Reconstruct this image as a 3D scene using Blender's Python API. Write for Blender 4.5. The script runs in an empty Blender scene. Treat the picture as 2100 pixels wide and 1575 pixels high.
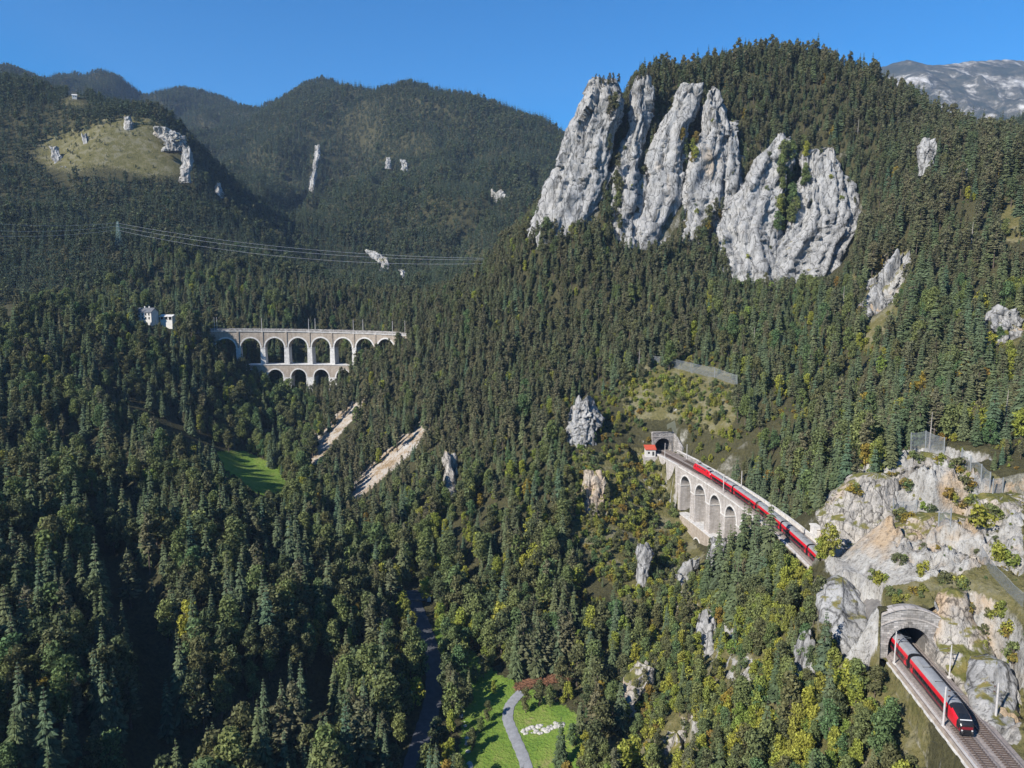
import bpy, math, random
import numpy as np
from math import radians, sin, cos, pi

SC = bpy.context.scene
COL = SC.collection

# ------------------------------------------------------------------ camera, sky, sun, exposure
PITCH = radians(7.5)
F = 1500.0                                   # focal length in photograph pixels (2100 wide)
cam_data = bpy.data.cameras.new('camera')
cam_data.sensor_width = 36.0
cam_data.lens = 36.0 * F / 2100.0
cam_data.clip_start = 1.0
cam_data.clip_end = 20000.0
cam = bpy.data.objects.new('camera', cam_data)
COL.objects.link(cam)
cam.location = (0, 0, 0)
cam.rotation_euler = (radians(90) - PITCH, 0, 0)
SC.camera = cam

SUN_DIR = np.array([0.75, 0.62, -0.66]); SUN_DIR /= np.linalg.norm(SUN_DIR)   # the way the light travels
SUN_EL = math.asin(-SUN_DIR[2])
world = bpy.data.worlds.new('World'); SC.world = world
world.use_nodes = True
wt = world.node_tree
sky = wt.nodes.new('ShaderNodeTexSky')
sky.sky_type = 'NISHITA'; sky.sun_disc = False
sky.sun_elevation = SUN_EL
sky.sun_rotation = math.atan2(-SUN_DIR[0], -SUN_DIR[1])
sky.altitude = 900; sky.air_density = 1.0; sky.dust_density = 0.0; sky.ozone_density = 6.0
bg = wt.nodes['Background']
hs = wt.nodes.new('ShaderNodeHueSaturation'); hs.inputs['Saturation'].default_value = 1.38
wt.links.new(sky.outputs[0], hs.inputs['Color']); wt.links.new(hs.outputs[0], bg.inputs[0])
bg.inputs[1].default_value = 0.095
sun_data = bpy.data.lights.new('sun', 'SUN')
sun_data.energy = 5.0; sun_data.angle = radians(0.53); sun_data.color = (1.0, 0.945, 0.86)
sun = bpy.data.objects.new('sun', sun_data); COL.objects.link(sun)
from mathutils import Vector
sun.rotation_euler = Vector(SUN_DIR).to_track_quat('-Z', 'Y').to_euler()
SC.view_settings.view_transform = 'Standard'
SC.view_settings.look = 'None'
SC.view_settings.gamma = 1.0
SC.view_settings.use_curve_mapping = False
SC.view_settings.exposure = 0.74
SC.render.engine = 'CYCLES'
SC.cycles.max_bounces = 5
SC.cycles.diffuse_bounces = 2
SC.cycles.glossy_bounces = 2
SC.cycles.transmission_bounces = 3
SC.cycles.transparent_max_bounces = 12
SC.cycles.volume_bounces = 0
SC.cycles.use_denoising = True

# ------------------------------------------------------------------ helpers
CP, SP = cos(PITCH), sin(PITCH)
def P(u, v, d):
    """A world point seen at photograph pixel (u, v), d metres along the optical axis."""
    r = (u - 1050.0) / F; s = (v - 787.5) / F
    return np.array([r * d, d * (CP - s * SP), -d * (SP + s * CP)])
def project(X, Y, Z):
    d = Y * CP - Z * SP
    dn = -(Y * SP + Z * CP)
    dd = np.maximum(d, 1.0)
    return 1050 + F * X / dd, 787.5 + F * dn / dd, d

def tag(o, label=None, cat=None, group=None, kind=None):
    if label: o['label'] = label
    if cat: o['category'] = cat
    if group: o['group'] = group
    if kind: o['kind'] = kind
    return o
def empty(name, loc=(0, 0, 0), rz=0.0, label=None, cat=None, group=None):
    o = bpy.data.objects.new(name, None); COL.objects.link(o)
    o.empty_display_size = 0.5
    o.location = loc; o.rotation_euler = (0, 0, rz)
    return tag(o, label, cat, group)
def link(name, me, parent=None, loc=None):
    o = bpy.data.objects.new(name, me); COL.objects.link(o)
    if parent is not None: o.parent = parent
    if loc is not None: o.location = loc
    return o
def np_mesh(name, V, faces_flat, starts, totals, mat=None, smooth=False):
    me = bpy.data.meshes.new(name)
    V = np.asarray(V, dtype=np.float32)
    me.vertices.add(len(V)); me.vertices.foreach_set('co', V.ravel())
    me.loops.add(len(faces_flat)); me.loops.foreach_set('vertex_index', np.asarray(faces_flat, dtype=np.int32))
    me.polygons.add(len(starts)); me.polygons.foreach_set('loop_start', np.asarray(starts, dtype=np.int32))
    me.polygons.foreach_set('loop_total', np.asarray(totals, dtype=np.int32))
    if smooth: me.polygons.foreach_set('use_smooth', np.ones(len(starts), dtype=bool))
    me.update(calc_edges=True); me.validate()
    if mat: me.materials.append(mat)
    return me
def quad_mesh(name, V, Q, mat=None, smooth=False):
    Q = np.asarray(Q, dtype=np.int32); k = Q.shape[1]; n = len(Q)
    return np_mesh(name, V, Q.ravel(), np.arange(n) * k, np.full(n, k), mat, smooth)

class MB:
    """Collects boxes, tubes and strips and links them as one mesh object."""
    def __init__(self): self.v = []; self.f = []
    def add(self, V, Fs):
        b = len(self.v); self.v += [tuple(p) for p in V]
        self.f += [tuple(i + b for i in f) for f in Fs]; return self
    def box(self, c, s, rz=0.0, taper=1.0):
        cx, cy, cz = c; hx, hy, hz = s[0] / 2, s[1] / 2, s[2] / 2
        ca, sa = cos(rz), sin(rz); V = []
        for z, t in ((-hz, 1.0), (hz, taper)):
            for x, y in ((-hx, -hy), (hx, -hy), (hx, hy), (-hx, hy)):
                x, y = x * t, y * t
                V.append((cx + x * ca - y * sa, cy + x * sa + y * ca, cz + z))
        return self.add(V, [(3, 2, 1, 0), (4, 5, 6, 7), (0, 1, 5, 4), (1, 2, 6, 5), (2, 3, 7, 6), (3, 0, 4, 7)])
    def tube(self, pts, r, n=6, cap=True):
        pts = [np.array(p, float) for p in pts]; V = []; Fs = []
        rs = r if isinstance(r, (list, tuple)) else [r] * len(pts)
        for i, p in enumerate(pts):
            t = pts[min(i + 1, len(pts) - 1)] - pts[max(i - 1, 0)]; t /= max(np.linalg.norm(t), 1e-9)
            a = np.cross(t, (0, 0, 1.0) if abs(t[2]) < 0.9 else (1.0, 0, 0)); a /= np.linalg.norm(a)
            b = np.cross(t, a)
            for k in range(n):
                q = 2 * pi * k / n; V.append(p + rs[i] * (a * cos(q) + b * sin(q)))
        for i in range(len(pts) - 1):
            for k in range(n):
                k2 = (k + 1) % n; Fs.append((i * n + k, i * n + k2, (i + 1) * n + k2, (i + 1) * n + k))
        if cap:
            Fs.append(tuple(range(n))[::-1]); m = (len(pts) - 1) * n; Fs.append(tuple(m + k for k in range(n)))
        return self.add(V, Fs)
    def loft(self, rings, cap=True):
        n = len(rings[0]); V = [p for r in rings for p in r]; Fs = []
        for i in range(len(rings) - 1):
            for k in range(n):
                k2 = (k + 1) % n; Fs.append((i * n + k, i * n + k2, (i + 1) * n + k2, (i + 1) * n + k))
        if cap:
            Fs.append(tuple(range(n))[::-1]); m = (len(rings) - 1) * n; Fs.append(tuple(m + k for k in range(n)))
        return self.add(V, Fs)
    def mesh(self, name, mat, off=(0, 0, 0), smooth=False):
        me = bpy.data.meshes.new(name)
        me.from_pydata([(p[0] - off[0], p[1] - off[1], p[2] - off[2]) for p in self.v], [], self.f)
        me.materials.append(mat)
        if smooth: me.polygons.foreach_set('use_smooth', [True] * len(me.polygons))
        me.update(); return me
    def build(self, name, mat, parent=None, smooth=False):
        """parent: an unrotated Empty; the vertices are given in world space."""
        off = parent['_o'] if parent is not None and '_o' in parent else (0, 0, 0)
        o = link(name, self.mesh(name, mat, off, smooth), parent)
        return o
def root_at(name, loc, label, cat, group=None):
    """Empty at a thing's base whose parts are given in world space."""
    loc = tuple(float(c) for c in loc)
    o = empty(name, loc, 0, label, cat, group); o['_o'] = loc
    return o
def sub(o, parent):
    """Hang a part made in world space under another part."""
    o.parent = parent; return o

# numpy gradient noise
_rng = np.random.RandomState(7)
_perm = _rng.permutation(512).astype(np.int64); _perm = np.concatenate([_perm, _perm, _perm])
_grad = _rng.normal(size=(512, 3)); _grad /= np.linalg.norm(_grad, axis=1)[:, None]
def noise3(x, y, z):
    x = np.asarray(x, float); y = np.asarray(y, float) + 0 * x; z = np.asarray(z, float) + 0 * x
    xi = np.floor(x).astype(np.int64); yi = np.floor(y).astype(np.int64); zi = np.floor(z).astype(np.int64)
    fx, fy, fz = x - xi, y - yi, z - zi
    sx = fx * fx * fx * (fx * (fx * 6 - 15) + 10); sy = fy * fy * fy * (fy * (fy * 6 - 15) + 10); sz = fz * fz * fz * (fz * (fz * 6 - 15) + 10)
    def g(ix, iy, iz, dx, dy, dz):
        h = _perm[(_perm[(_perm[ix & 511] + iy) & 511] + iz) & 511]
        q = _grad[h]; return q[..., 0] * dx + q[..., 1] * dy + q[..., 2] * dz
    def L(a, b, t): return a + (b - a) * t
    c00 = L(g(xi, yi, zi, fx, fy, fz), g(xi + 1, yi, zi, fx - 1, fy, fz), sx)
    c10 = L(g(xi, yi + 1, zi, fx, fy - 1, fz), g(xi + 1, yi + 1, zi, fx - 1, fy - 1, fz), sx)
    c01 = L(g(xi, yi, zi + 1, fx, fy, fz - 1), g(xi + 1, yi, zi + 1, fx - 1, fy, fz - 1), sx)
    c11 = L(g(xi, yi + 1, zi + 1, fx, fy - 1, fz - 1), g(xi + 1, yi + 1, zi + 1, fx - 1, fy - 1, fz - 1), sx)
    return L(L(c00, c10, sy), L(c01, c11, sy), sz) * 1.5
def fbm(x, y, z, o=4):
    s = 0.0; a = 1.0; t = 0.0
    for i in range(o):
        s = s + a * noise3(x * 2 ** i + 17.3 * i, y * 2 ** i - 9.1 * i, z * 2 ** i + 4.7 * i); t += a; a *= 0.5
    return s / t * 1.4
def ridged(x, y, z, o=4):
    s = 0.0; a = 1.0; t = 0.0
    for i in range(o):
        s = s + a * (1 - np.abs(noise3(x * 2 ** i + 7.3 * i, y * 2 ** i - 3.1 * i, z * 2 ** i + 1.7 * i)) * 2); t += a; a *= 0.55
    return s / t
_fj = _rng.rand(4096, 3); _fv = _rng.rand(4096) - 0.5; _ft = _rng.normal(size=(4096, 3))
def facets(x, y, z, tilt=0.45):
    """Broken rock: space is split into irregular blocks, each standing in or out and tilted its own way."""
    x = np.asarray(x, float); xi = np.floor(x).astype(np.int64); yi = np.floor(y).astype(np.int64); zi = np.floor(z).astype(np.int64)
    best = np.full(x.shape, 1e9); val = np.zeros(x.shape)
    for i in (-1, 0, 1):
        for j in (-1, 0, 1):
            for k in (-1, 0, 1):
                a, b, c = xi + i, yi + j, zi + k; h = (a * 73856093 ^ b * 19349663 ^ c * 83492791) & 4095
                dx, dy, dz = x - a - _fj[h, 0], y - b - _fj[h, 1], z - c - _fj[h, 2]; d = dx * dx + dy * dy + dz * dz
                m = d < best; best = np.where(m, d, best)
                val = np.where(m, _fv[h] + tilt * (dx * _ft[h, 0] + dy * _ft[h, 1] + dz * _ft[h, 2]), val)
    return val
def in_poly(u, v, poly):
    u = np.asarray(u); v = np.asarray(v); r = np.zeros(u.shape, bool); n = len(poly)
    for i in range(n):
        x1, y1 = poly[i]; x2, y2 = poly[(i + 1) % n]
        if y1 == y2: continue
        c = ((y1 > v) != (y2 > v)) & (u < (x2 - x1) * (v - y1) / (y2 - y1) + x1)
        r ^= c
    return r

# ------------------------------------------------------------------ materials
def new_mat(name):
    m = bpy.data.materials.new(name); m.use_nodes = True
    nt = m.node_tree; nt.nodes.clear()
    out = nt.nodes.new('ShaderNodeOutputMaterial')
    return m, nt, out
def N(nt, t, **kw):
    n = nt.nodes.new('ShaderNode' + t)
    for k, val in kw.items():
        if k.startswith('i_'):
            n.inputs[int(k[2:]) if k[2:].isdigit() else k[2:].replace('_', ' ')].default_value = val
        else: setattr(n, k, val)
    return n
def ramp(nt, fac, stops, interp='LINEAR'):
    r = nt.nodes.new('ShaderNodeValToRGB'); r.color_ramp.interpolation = interp
    e = r.color_ramp.elements
    while len(e) < len(stops): e.new(0.5)
    for el, (p, c) in zip(e, stops):
        el.position = p; el.color = c if len(c) == 4 else (*c, 1)
    if fac is not None: nt.links.new(fac, r.inputs[0])
    return r
def mixc(nt, fac, a, b, mode='MIX'):
    m = nt.nodes.new('ShaderNodeMix'); m.data_type = 'RGBA'; m.blend_type = mode
    for s, val in ((m.inputs[0], fac), (m.inputs[6], a), (m.inputs[7], b)):
        if hasattr(val, 'type') and hasattr(val, 'links'): nt.links.new(val, s)
        elif isinstance(val, (int, float)): s.default_value = val
        else: s.default_value = (*val, 1) if len(val) == 3 else val
    return m.outputs[2]
def mathn(nt, op, a, b=0.0, clamp=False):
    m = nt.nodes.new('ShaderNodeMath'); m.operation = op; m.use_clamp = clamp
    for s, val in ((m.inputs[0], a), (m.inputs[1], b)):
        if hasattr(val, 'links'): nt.links.new(val, s)
        else: s.default_value = val
    return m.outputs[0]
def noise_node(nt, scale, detail=4, rough=0.6, vec=None, dist=0.0):
    n = nt.nodes.new('ShaderNodeTexNoise')
    n.inputs['Scale'].default_value = scale; n.inputs['Detail'].default_value = detail
    n.inputs['Roughness'].default_value = rough; n.inputs['Distortion'].default_value = dist
    if vec is not None: nt.links.new(vec, n.inputs['Vector'])
    return n
def world_pos(nt, scale=(1, 1, 1)):
    g = nt.nodes.new('ShaderNodeNewGeometry'); m = nt.nodes.new('ShaderNodeMapping')
    m.inputs['Scale'].default_value = scale
    nt.links.new(g.outputs['Position'], m.inputs['Vector']); return m.outputs[0], g
def principled(nt, out, col, rough=0.8, metal=0.0, spec=0.3):
    b = nt.nodes.new('ShaderNodeBsdfPrincipled')
    if hasattr(col, 'links'): nt.links.new(col, b.inputs['Base Color'])
    else: b.inputs['Base Color'].default_value = (*col, 1)
    b.inputs['Roughness'].default_value = rough; b.inputs['Metallic'].default_value = metal
    b.inputs['Specular IOR Level'].default_value = spec
    nt.links.new(b.outputs[0], out.inputs[0]); return b
def bump(nt, bsdf, height, strength=0.5, dist=0.2):
    b = nt.nodes.new('ShaderNodeBump'); b.inputs['Strength'].default_value = strength; b.inputs['Distance'].default_value = dist
    nt.links.new(height, b.inputs['Height']); nt.links.new(b.outputs[0], bsdf.inputs['Normal'])

def plain(name, col, rough=0.6, metal=0.0, var=0.25, scale=0.6, spec=0.3):
    """A painted or worn surface: base colour with blotchy wear."""
    m, nt, out = new_mat(name)
    vec, g = world_pos(nt)
    n = noise_node(nt, scale, 5, 0.65, vec)
    lo = tuple(c * (1 - var) for c in col); hi = tuple(min(1, c * (1 + var * 0.6)) for c in col)
    r = ramp(nt, n.outputs[0], [(0.3, lo), (0.7, hi)])
    principled(nt, out, r.outputs[0], rough, metal, spec)
    return m

def foliage(name, cols, trans=0.22):
    """Leaf or needle clumps; each tree takes its own tone, each clump a slightly different one."""
    m, nt, out = new_mat(name)
    oi = nt.nodes.new('ShaderNodeObjectInfo'); ge = nt.nodes.new('ShaderNodeNewGeometry')
    k = len(cols)
    r = ramp(nt, oi.outputs['Random'], [(i / max(k - 1, 1), c) for i, c in enumerate(cols)])
    hv = nt.nodes.new('ShaderNodeHueSaturation')
    nt.links.new(r.outputs[0], hv.inputs['Color'])
    v = nt.nodes.new('ShaderNodeMapRange'); v.inputs[3].default_value = 0.55; v.inputs[4].default_value = 1.5
    nt.links.new(ge.outputs['Random Per Island'], v.inputs[0]); nt.links.new(v.outputs[0], hv.inputs['Value'])
    h2 = nt.nodes.new('ShaderNodeMapRange'); h2.inputs[3].default_value = 0.485; h2.inputs[4].default_value = 0.515
    nt.links.new(oi.outputs['Random'], h2.inputs[0]); nt.links.new(h2.outputs[0], hv.inputs['Hue'])
    d = nt.nodes.new('ShaderNodeBsdfDiffuse'); t = nt.nodes.new('ShaderNodeBsdfTranslucent')
    nt.links.new(hv.outputs[0], d.inputs[0]); nt.links.new(hv.outputs[0], t.inputs[0])
    mx = nt.nodes.new('ShaderNodeMixShader'); mx.inputs[0].default_value = trans
    nt.links.new(d.outputs[0], mx.inputs[1]); nt.links.new(t.outputs[0], mx.inputs[2])
    nt.links.new(mx.outputs[0], out.inputs[0])
    return m
MAT = {}
MAT['bark'] = plain('bark', (0.10, 0.078, 0.06), 0.9, 0, 0.4, 2.0)
MAT['dead_wood'] = plain('dead_wood', (0.30, 0.27, 0.24), 0.9, 0, 0.3, 2.0)
SPRUCE = [(0.059, 0.088, 0.045), (0.088, 0.111, 0.052), (0.074, 0.101, 0.059), (0.109, 0.118, 0.056), (0.070, 0.105, 0.063)]
PINE = [(0.122, 0.126, 0.066), (0.098, 0.112, 0.060), (0.140, 0.128, 0.072), (0.108, 0.118, 0.064), (0.126, 0.114, 0.072)]
LEAFG = [(0.116, 0.164, 0.058), (0.164, 0.192, 0.070), (0.130, 0.153, 0.065), (0.096, 0.153, 0.065), (0.172, 0.179, 0.065)]
LEAFY = [(0.258, 0.284, 0.055), (0.215, 0.258, 0.052), (0.300, 0.292, 0.052), (0.232, 0.223, 0.059), (0.189, 0.240, 0.055)]
LEAFO = [(0.243, 0.172, 0.043), (0.215, 0.179, 0.043), (0.272, 0.200, 0.040), (0.200, 0.136, 0.052)]
LEAFD = [(0.100, 0.116, 0.056), (0.122, 0.124, 0.056), (0.086, 0.112, 0.054), (0.134, 0.124, 0.058)]
FARC = [(0.044, 0.068, 0.048), (0.064, 0.086, 0.050), (0.074, 0.082, 0.054), (0.052, 0.082, 0.056), (0.080, 0.090, 0.052)]
FARB = [(0.092, 0.108, 0.054), (0.080, 0.106, 0.052), (0.108, 0.104, 0.060), (0.068, 0.098, 0.054)]
MAT['spruce'] = foliage('spruce_needles', SPRUCE, 0.12)
MAT['pine'] = foliage('pine_needles', PINE, 0.14)
MAT['leafg'] = foliage('green_leaves', LEAFG, 0.25)
MAT['leafy'] = foliage('yellow_green_leaves', LEAFY, 0.28)
MAT['leafo'] = foliage('ochre_leaves', LEAFO, 0.28)
MAT['leafd'] = foliage('olive_leaves', LEAFD, 0.22)
MAT['farc'] = foliage('far_needles', FARC, 0.12)
MAT['farb'] = foliage('far_leaves', FARB, 0.2)

# limestone: pale grey, cracked, with ochre stains and lichen; grass takes hold where it lies flat
def rock_mat(name, base=(0.35, 0.345, 0.335), dark=(0.11, 0.107, 0.10), ochre=(0.46, 0.36, 0.25), ochre_at=0.70, veg=0.86, scale=1.0):
    m, nt, out = new_mat(name)
    vec, g = world_pos(nt, (0.22 * scale, 0.22 * scale, 0.07 * scale))
    n1 = noise_node(nt, 1.0, 8, 0.62, vec, 0.6)
    c = ramp(nt, n1.outputs[0], [(0.30, dark), (0.40, tuple(0.72 * a for a in base)), (0.56, base), (0.78, tuple(min(1, 1.12 * a) for a in base))]).outputs[0]
    v2, _ = world_pos(nt, (0.05, 0.05, 0.028))
    n2 = noise_node(nt, 1.0, 5, 0.6, v2, 0.3)
    f2 = ramp(nt, n2.outputs[0], [(ochre_at - 0.06, (0, 0, 0)), (ochre_at + 0.10, (0.75, 0.75, 0.75))]).outputs[0]
    c = mixc(nt, f2, c, ochre)
    # dark cracks running down the face
    v3, _ = world_pos(nt, (0.34 * scale, 0.34 * scale, 0.05 * scale))
    w = nt.nodes.new('ShaderNodeTexVoronoi'); w.feature = 'DISTANCE_TO_EDGE'; w.inputs['Scale'].default_value = 0.8
    nd = noise_node(nt, 2.0, 4, 0.6, v3)
    mx = nt.nodes.new('ShaderNodeMix'); mx.data_type = 'VECTOR'; mx.inputs[0].default_value = 0.35
    nt.links.new(v3, mx.inputs[4]); nt.links.new(nd.outputs['Color'], mx.inputs[5]); nt.links.new(mx.outputs[1], w.inputs['Vector'])
    cr = ramp(nt, w.outputs['Distance'], [(0.0, (0.14, 0.14, 0.14)), (0.05, (1, 1, 1))]).outputs[0]
    c = mixc(nt, 0.85, c, cr, 'MULTIPLY')
    n8 = noise_node(nt, 1.0, 6, 0.75, world_pos(nt, (1.1 * scale, 1.1 * scale, 0.30 * scale))[0], 0.8)
    c = mixc(nt, 0.85, c, ramp(nt, n8.outputs[0], [(0.36, (0.22, 0.215, 0.20)), (0.49, (1, 1, 1))]).outputs[0], 'MULTIPLY')
    # grass and moss on ledges
    sx = nt.nodes.new('ShaderNodeSeparateXYZ'); nt.links.new(g.outputs['Normal'], sx.inputs[0])
    v4, _ = world_pos(nt, (0.35, 0.35, 0.35))
    n4 = noise_node(nt, 1.0, 5, 0.65, v4)
    zz = mathn(nt, 'ADD', sx.outputs[2], mathn(nt, 'MULTIPLY', mathn(nt, 'SUBTRACT', n4.outputs[0], 0.5), 1.1))
    fz = ramp(nt, zz, [(veg, (0, 0, 0)), (veg + 0.16, (1, 1, 1))]).outputs[0]
    gcol = ramp(nt, n4.outputs[0], [(0.35, (0.060, 0.066, 0.022)), (0.5, (0.12, 0.12, 0.034)), (0.65, (0.19, 0.16, 0.055))]).outputs[0]
    c = mixc(nt, fz, c, gcol)
    b = principled(nt, out, c, 0.92, 0, 0.15)
    n5 = noise_node(nt, 1.0, 9, 0.68, world_pos(nt, (0.8, 0.8, 0.36))[0], 0.4)
    hh = mathn(nt, 'ADD', n5.outputs[0], mathn(nt, 'MULTIPLY', w.outputs['Distance'], 0.6))
    bump(nt, b, hh, 0.9, 0.9)
    return m
MAT['rock'] = rock_mat('limestone')
MAT['rock_warm'] = rock_mat('warm_limestone', (0.40, 0.37, 0.33), (0.16, 0.145, 0.125), (0.42, 0.29, 0.17), 0.55, 0.66, 2.0)
MAT['rock_far'] = rock_mat('far_limestone', (0.42, 0.41, 0.39), (0.18, 0.17, 0.16), (0.38, 0.32, 0.25), 0.6, 0.75, 0.7)

# the ground: forest litter, with grass, scree, dry grass and felled branches where they lie (painted per vertex), bare rock where steep
def ground_mat():
    m, nt, out = new_mat('forest_ground')
    vec, g = world_pos(nt, (0.12, 0.12, 0.12))
    n1 = noise_node(nt, 1.0, 7, 0.65, vec)
    vf, _ = world_pos(nt, (0.9, 0.9, 0.9)); n2 = noise_node(nt, 1.0, 5, 0.7, vf)
    litter = ramp(nt, n1.outputs[0], [(0.3, (0.030, 0.031, 0.018)), (0.5, (0.055, 0.053, 0.028)), (0.7, (0.078, 0.072, 0.036))]).outputs[0]
    litter = mixc(nt, 0.5, litter, ramp(nt, n2.outputs[0], [(0.3, (0.02, 0.02, 0.012)), (0.7, (0.11, 0.10, 0.045))]).outputs[0])
    at = nt.nodes.new('ShaderNodeAttribute'); at.attribute_name = 'cover'
    sp = nt.nodes.new('ShaderNodeSeparateColor'); nt.links.new(at.outputs['Color'], sp.inputs[0])
    def soft(ch):
        a = mathn(nt, 'ADD', ch, mathn(nt, 'MULTIPLY', mathn(nt, 'SUBTRACT', n2.outputs[0], 0.5), 1.1))
        return ramp(nt, a, [(0.42, (0, 0, 0)), (0.58, (1, 1, 1))]).outputs[0]
    dry = ramp(nt, n2.outputs[0], [(0.32, (0.075, 0.076, 0.026)), (0.5, (0.140, 0.128, 0.042)), (0.68, (0.215, 0.180, 0.080))]).outputs[0]
    scree = ramp(nt, mathn(nt, 'ADD', mathn(nt, 'MULTIPLY', n2.outputs[0], 0.5), mathn(nt, 'MULTIPLY', n1.outputs[0], 0.5)), [(0.36, (0.09, 0.075, 0.04)), (0.45, (0.28, 0.20, 0.12)), (0.53, (0.38, 0.34, 0.29)), (0.64, (0.44, 0.42, 0.39))]).outputs[0]
    grass = ramp(nt, mathn(nt, 'ADD', mathn(nt, 'MULTIPLY', n1.outputs[0], 0.65), mathn(nt, 'MULTIPLY', n2.outputs[0], 0.35)), [(0.34, (0.080, 0.150, 0.026)), (0.48, (0.14, 0.22, 0.036)), (0.56, (0.17, 0.23, 0.045)), (0.66, (0.23, 0.225, 0.08))]).outputs[0]
    dry = mixc(nt, 0.45, dry, ramp(nt, n1.outputs[0], [(0.36, (0.045, 0.048, 0.024)), (0.5, (0.12, 0.108, 0.056)), (0.60, (0.22, 0.205, 0.165))]).outputs[0])
    c = mixc(nt, soft(sp.outputs[2]), litter, dry)
    c = mixc(nt, soft(sp.outputs[0]), c, grass)
    sa = mathn(nt, 'ADD', sp.outputs[1], mathn(nt, 'MULTIPLY', mathn(nt, 'SUBTRACT', mathn(nt, 'ADD', mathn(nt, 'MULTIPLY', n1.outputs[0], 0.6), mathn(nt, 'MULTIPLY', n2.outputs[0], 0.4)), 0.5), 2.2))
    c = mixc(nt, ramp(nt, sa, [(0.36, (0, 0, 0)), (0.50, (1, 1, 1))]).outputs[0], c, scree)
    sx = nt.nodes.new('ShaderNodeSeparateXYZ'); nt.links.new(g.outputs['Normal'], sx.inputs[0])
    zz = mathn(nt, 'ADD', sx.outputs[2], mathn(nt, 'MULTIPLY', mathn(nt, 'SUBTRACT', n1.outputs[0], 0.5), 0.5))
    fr = ramp(nt, zz, [(0.36, (1, 1, 1)), (0.48, (0, 0, 0))]).outputs[0]
    rk = ramp(nt, n2.outputs[0], [(0.3, (0.09, 0.085, 0.06)), (0.52, (0.22, 0.21, 0.17)), (0.7, (0.40, 0.385, 0.36))]).outputs[0]
    c = mixc(nt, fr, c, rk)
    v5, _ = world_pos(nt, (0.42, 0.42, 0.16)); n5 = noise_node(nt, 1.0, 8, 0.66, v5, 0.5)
    v6, _ = world_pos(nt, (0.06, 0.06, 0.05)); n6 = noise_node(nt, 1.0, 4, 0.6, v6)
    lime = ramp(nt, n5.outputs[0], [(0.30, (0.12, 0.115, 0.105)), (0.43, (0.30, 0.285, 0.26)), (0.6, (0.41, 0.40, 0.375)), (0.78, (0.48, 0.47, 0.45))]).outputs[0]
    lime = mixc(nt, ramp(nt, n6.outputs[0], [(0.54, (0, 0, 0)), (0.66, (0.8, 0.8, 0.8))]).outputs[0], lime, (0.42, 0.30, 0.18))
    v7, _ = world_pos(nt, (1.3, 1.3, 0.8)); n7 = noise_node(nt, 1.0, 6, 0.75, v7, 0.6)
    lime = mixc(nt, 0.85, lime, ramp(nt, n7.outputs[0], [(0.34, (0.25, 0.24, 0.21)), (0.47, (1, 1, 1))]).outputs[0], 'MULTIPLY')
    ra = mathn(nt, 'ADD', at.outputs['Alpha'], mathn(nt, 'MULTIPLY', mathn(nt, 'SUBTRACT', n5.outputs[0], 0.5), 0.9))
    ra = mathn(nt, 'ADD', ra, mathn(nt, 'MULTIPLY', mathn(nt, 'SUBTRACT', 0.80, sx.outputs[2]), 1.1))
    c = mixc(nt, ramp(nt, ra, [(0.52, (0, 0, 0)), (0.64, (1, 1, 1))]).outputs[0], c, lime)
    b = principled(nt, out, c, 0.95, 0, 0.1)
    bump(nt, b, mathn(nt, 'ADD', n2.outputs[0], n5.outputs[0]), 0.9, 0.9)
    return m
MAT['ground'] = ground_mat()

# ------------------------------------------------------------------ the railway's course: X of the centre between the two tracks
TRACK_Z = -79.0                              # rail foot level
_ty = np.array([60, 90, 105, 121, 150, 185, 217, 250, 285, 314, 349, 380, 420.])
_tx = np.array([76, 79.2, 80.8, 82.3, 85.6, 89.2, 90.6, 89.8, 86.0, 81.0, 73.8, 66.0, 55.])
_co = np.polyfit((_ty - 230) / 100, _tx, 4)
def tx(y): return np.polyval(_co, (np.asarray(y, float) - 230) / 100)
def tdir(y):
    dx = float(tx(y + 0.5) - tx(y - 0.5)); n = math.hypot(dx, 1); return dx / n, 1 / n
def tp(y, off=0.0, z=0.0):
    """Point beside the railway: y along it, off metres to the right of the centre, z above TRACK_Z."""
    dx, dy = tdir(y); return (float(tx(y)) + off * dy, y - off * dx, TRACK_Z + z)
PORTAL_A, TUNNEL_A_END, PORTAL_B = 150.0, 190.0, 350.0
VIA_A, VIA_B = 246.0, 322.0                  # the near viaduct runs between these

# the far viaduct's curve
KC = np.array([-154.0, 339.5]); KR = 190.0
def kp(th, off=0.0, z=0.0):
    """th degrees along the far viaduct's curve, off metres beyond its centre line, z absolute."""
    a = radians(th); return np.array([KC[0] + (KR + off) * sin(a), KC[1] + (KR + off) * cos(a), z])
def kz(th): return -30.6 - 0.055 * th         # deck level

# ------------------------------------------------------------------ terrain height
CTRL = []
def ct(*rows):
    for r in rows: CTRL.append(tuple(map(float, r)))
def cg(*rows, drop=12.0):
    """Ground points given as seen: (u, v, d, height of the canopy there)."""
    for r in rows:
        p = P(*r[:3]); CTRL.append((p[0], p[1], p[2] - (r[3] if len(r) > 3 else drop)))
# valley floor
ct((-30, 60, -142), (-28, 120, -138), (-26, 187, -132), (-35, 265, -122), (-72, 340, -113), (-110, 375, -110), (-157, 419, -105),
   (-165, 470, -95), (-155, 525, -82), (-165, 600, -62), (0, 200, -131), (20, 225, -126), (0, 240, -126), (22, 203, -126), (-10, 150, -136), (15, 150, -134))
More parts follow.
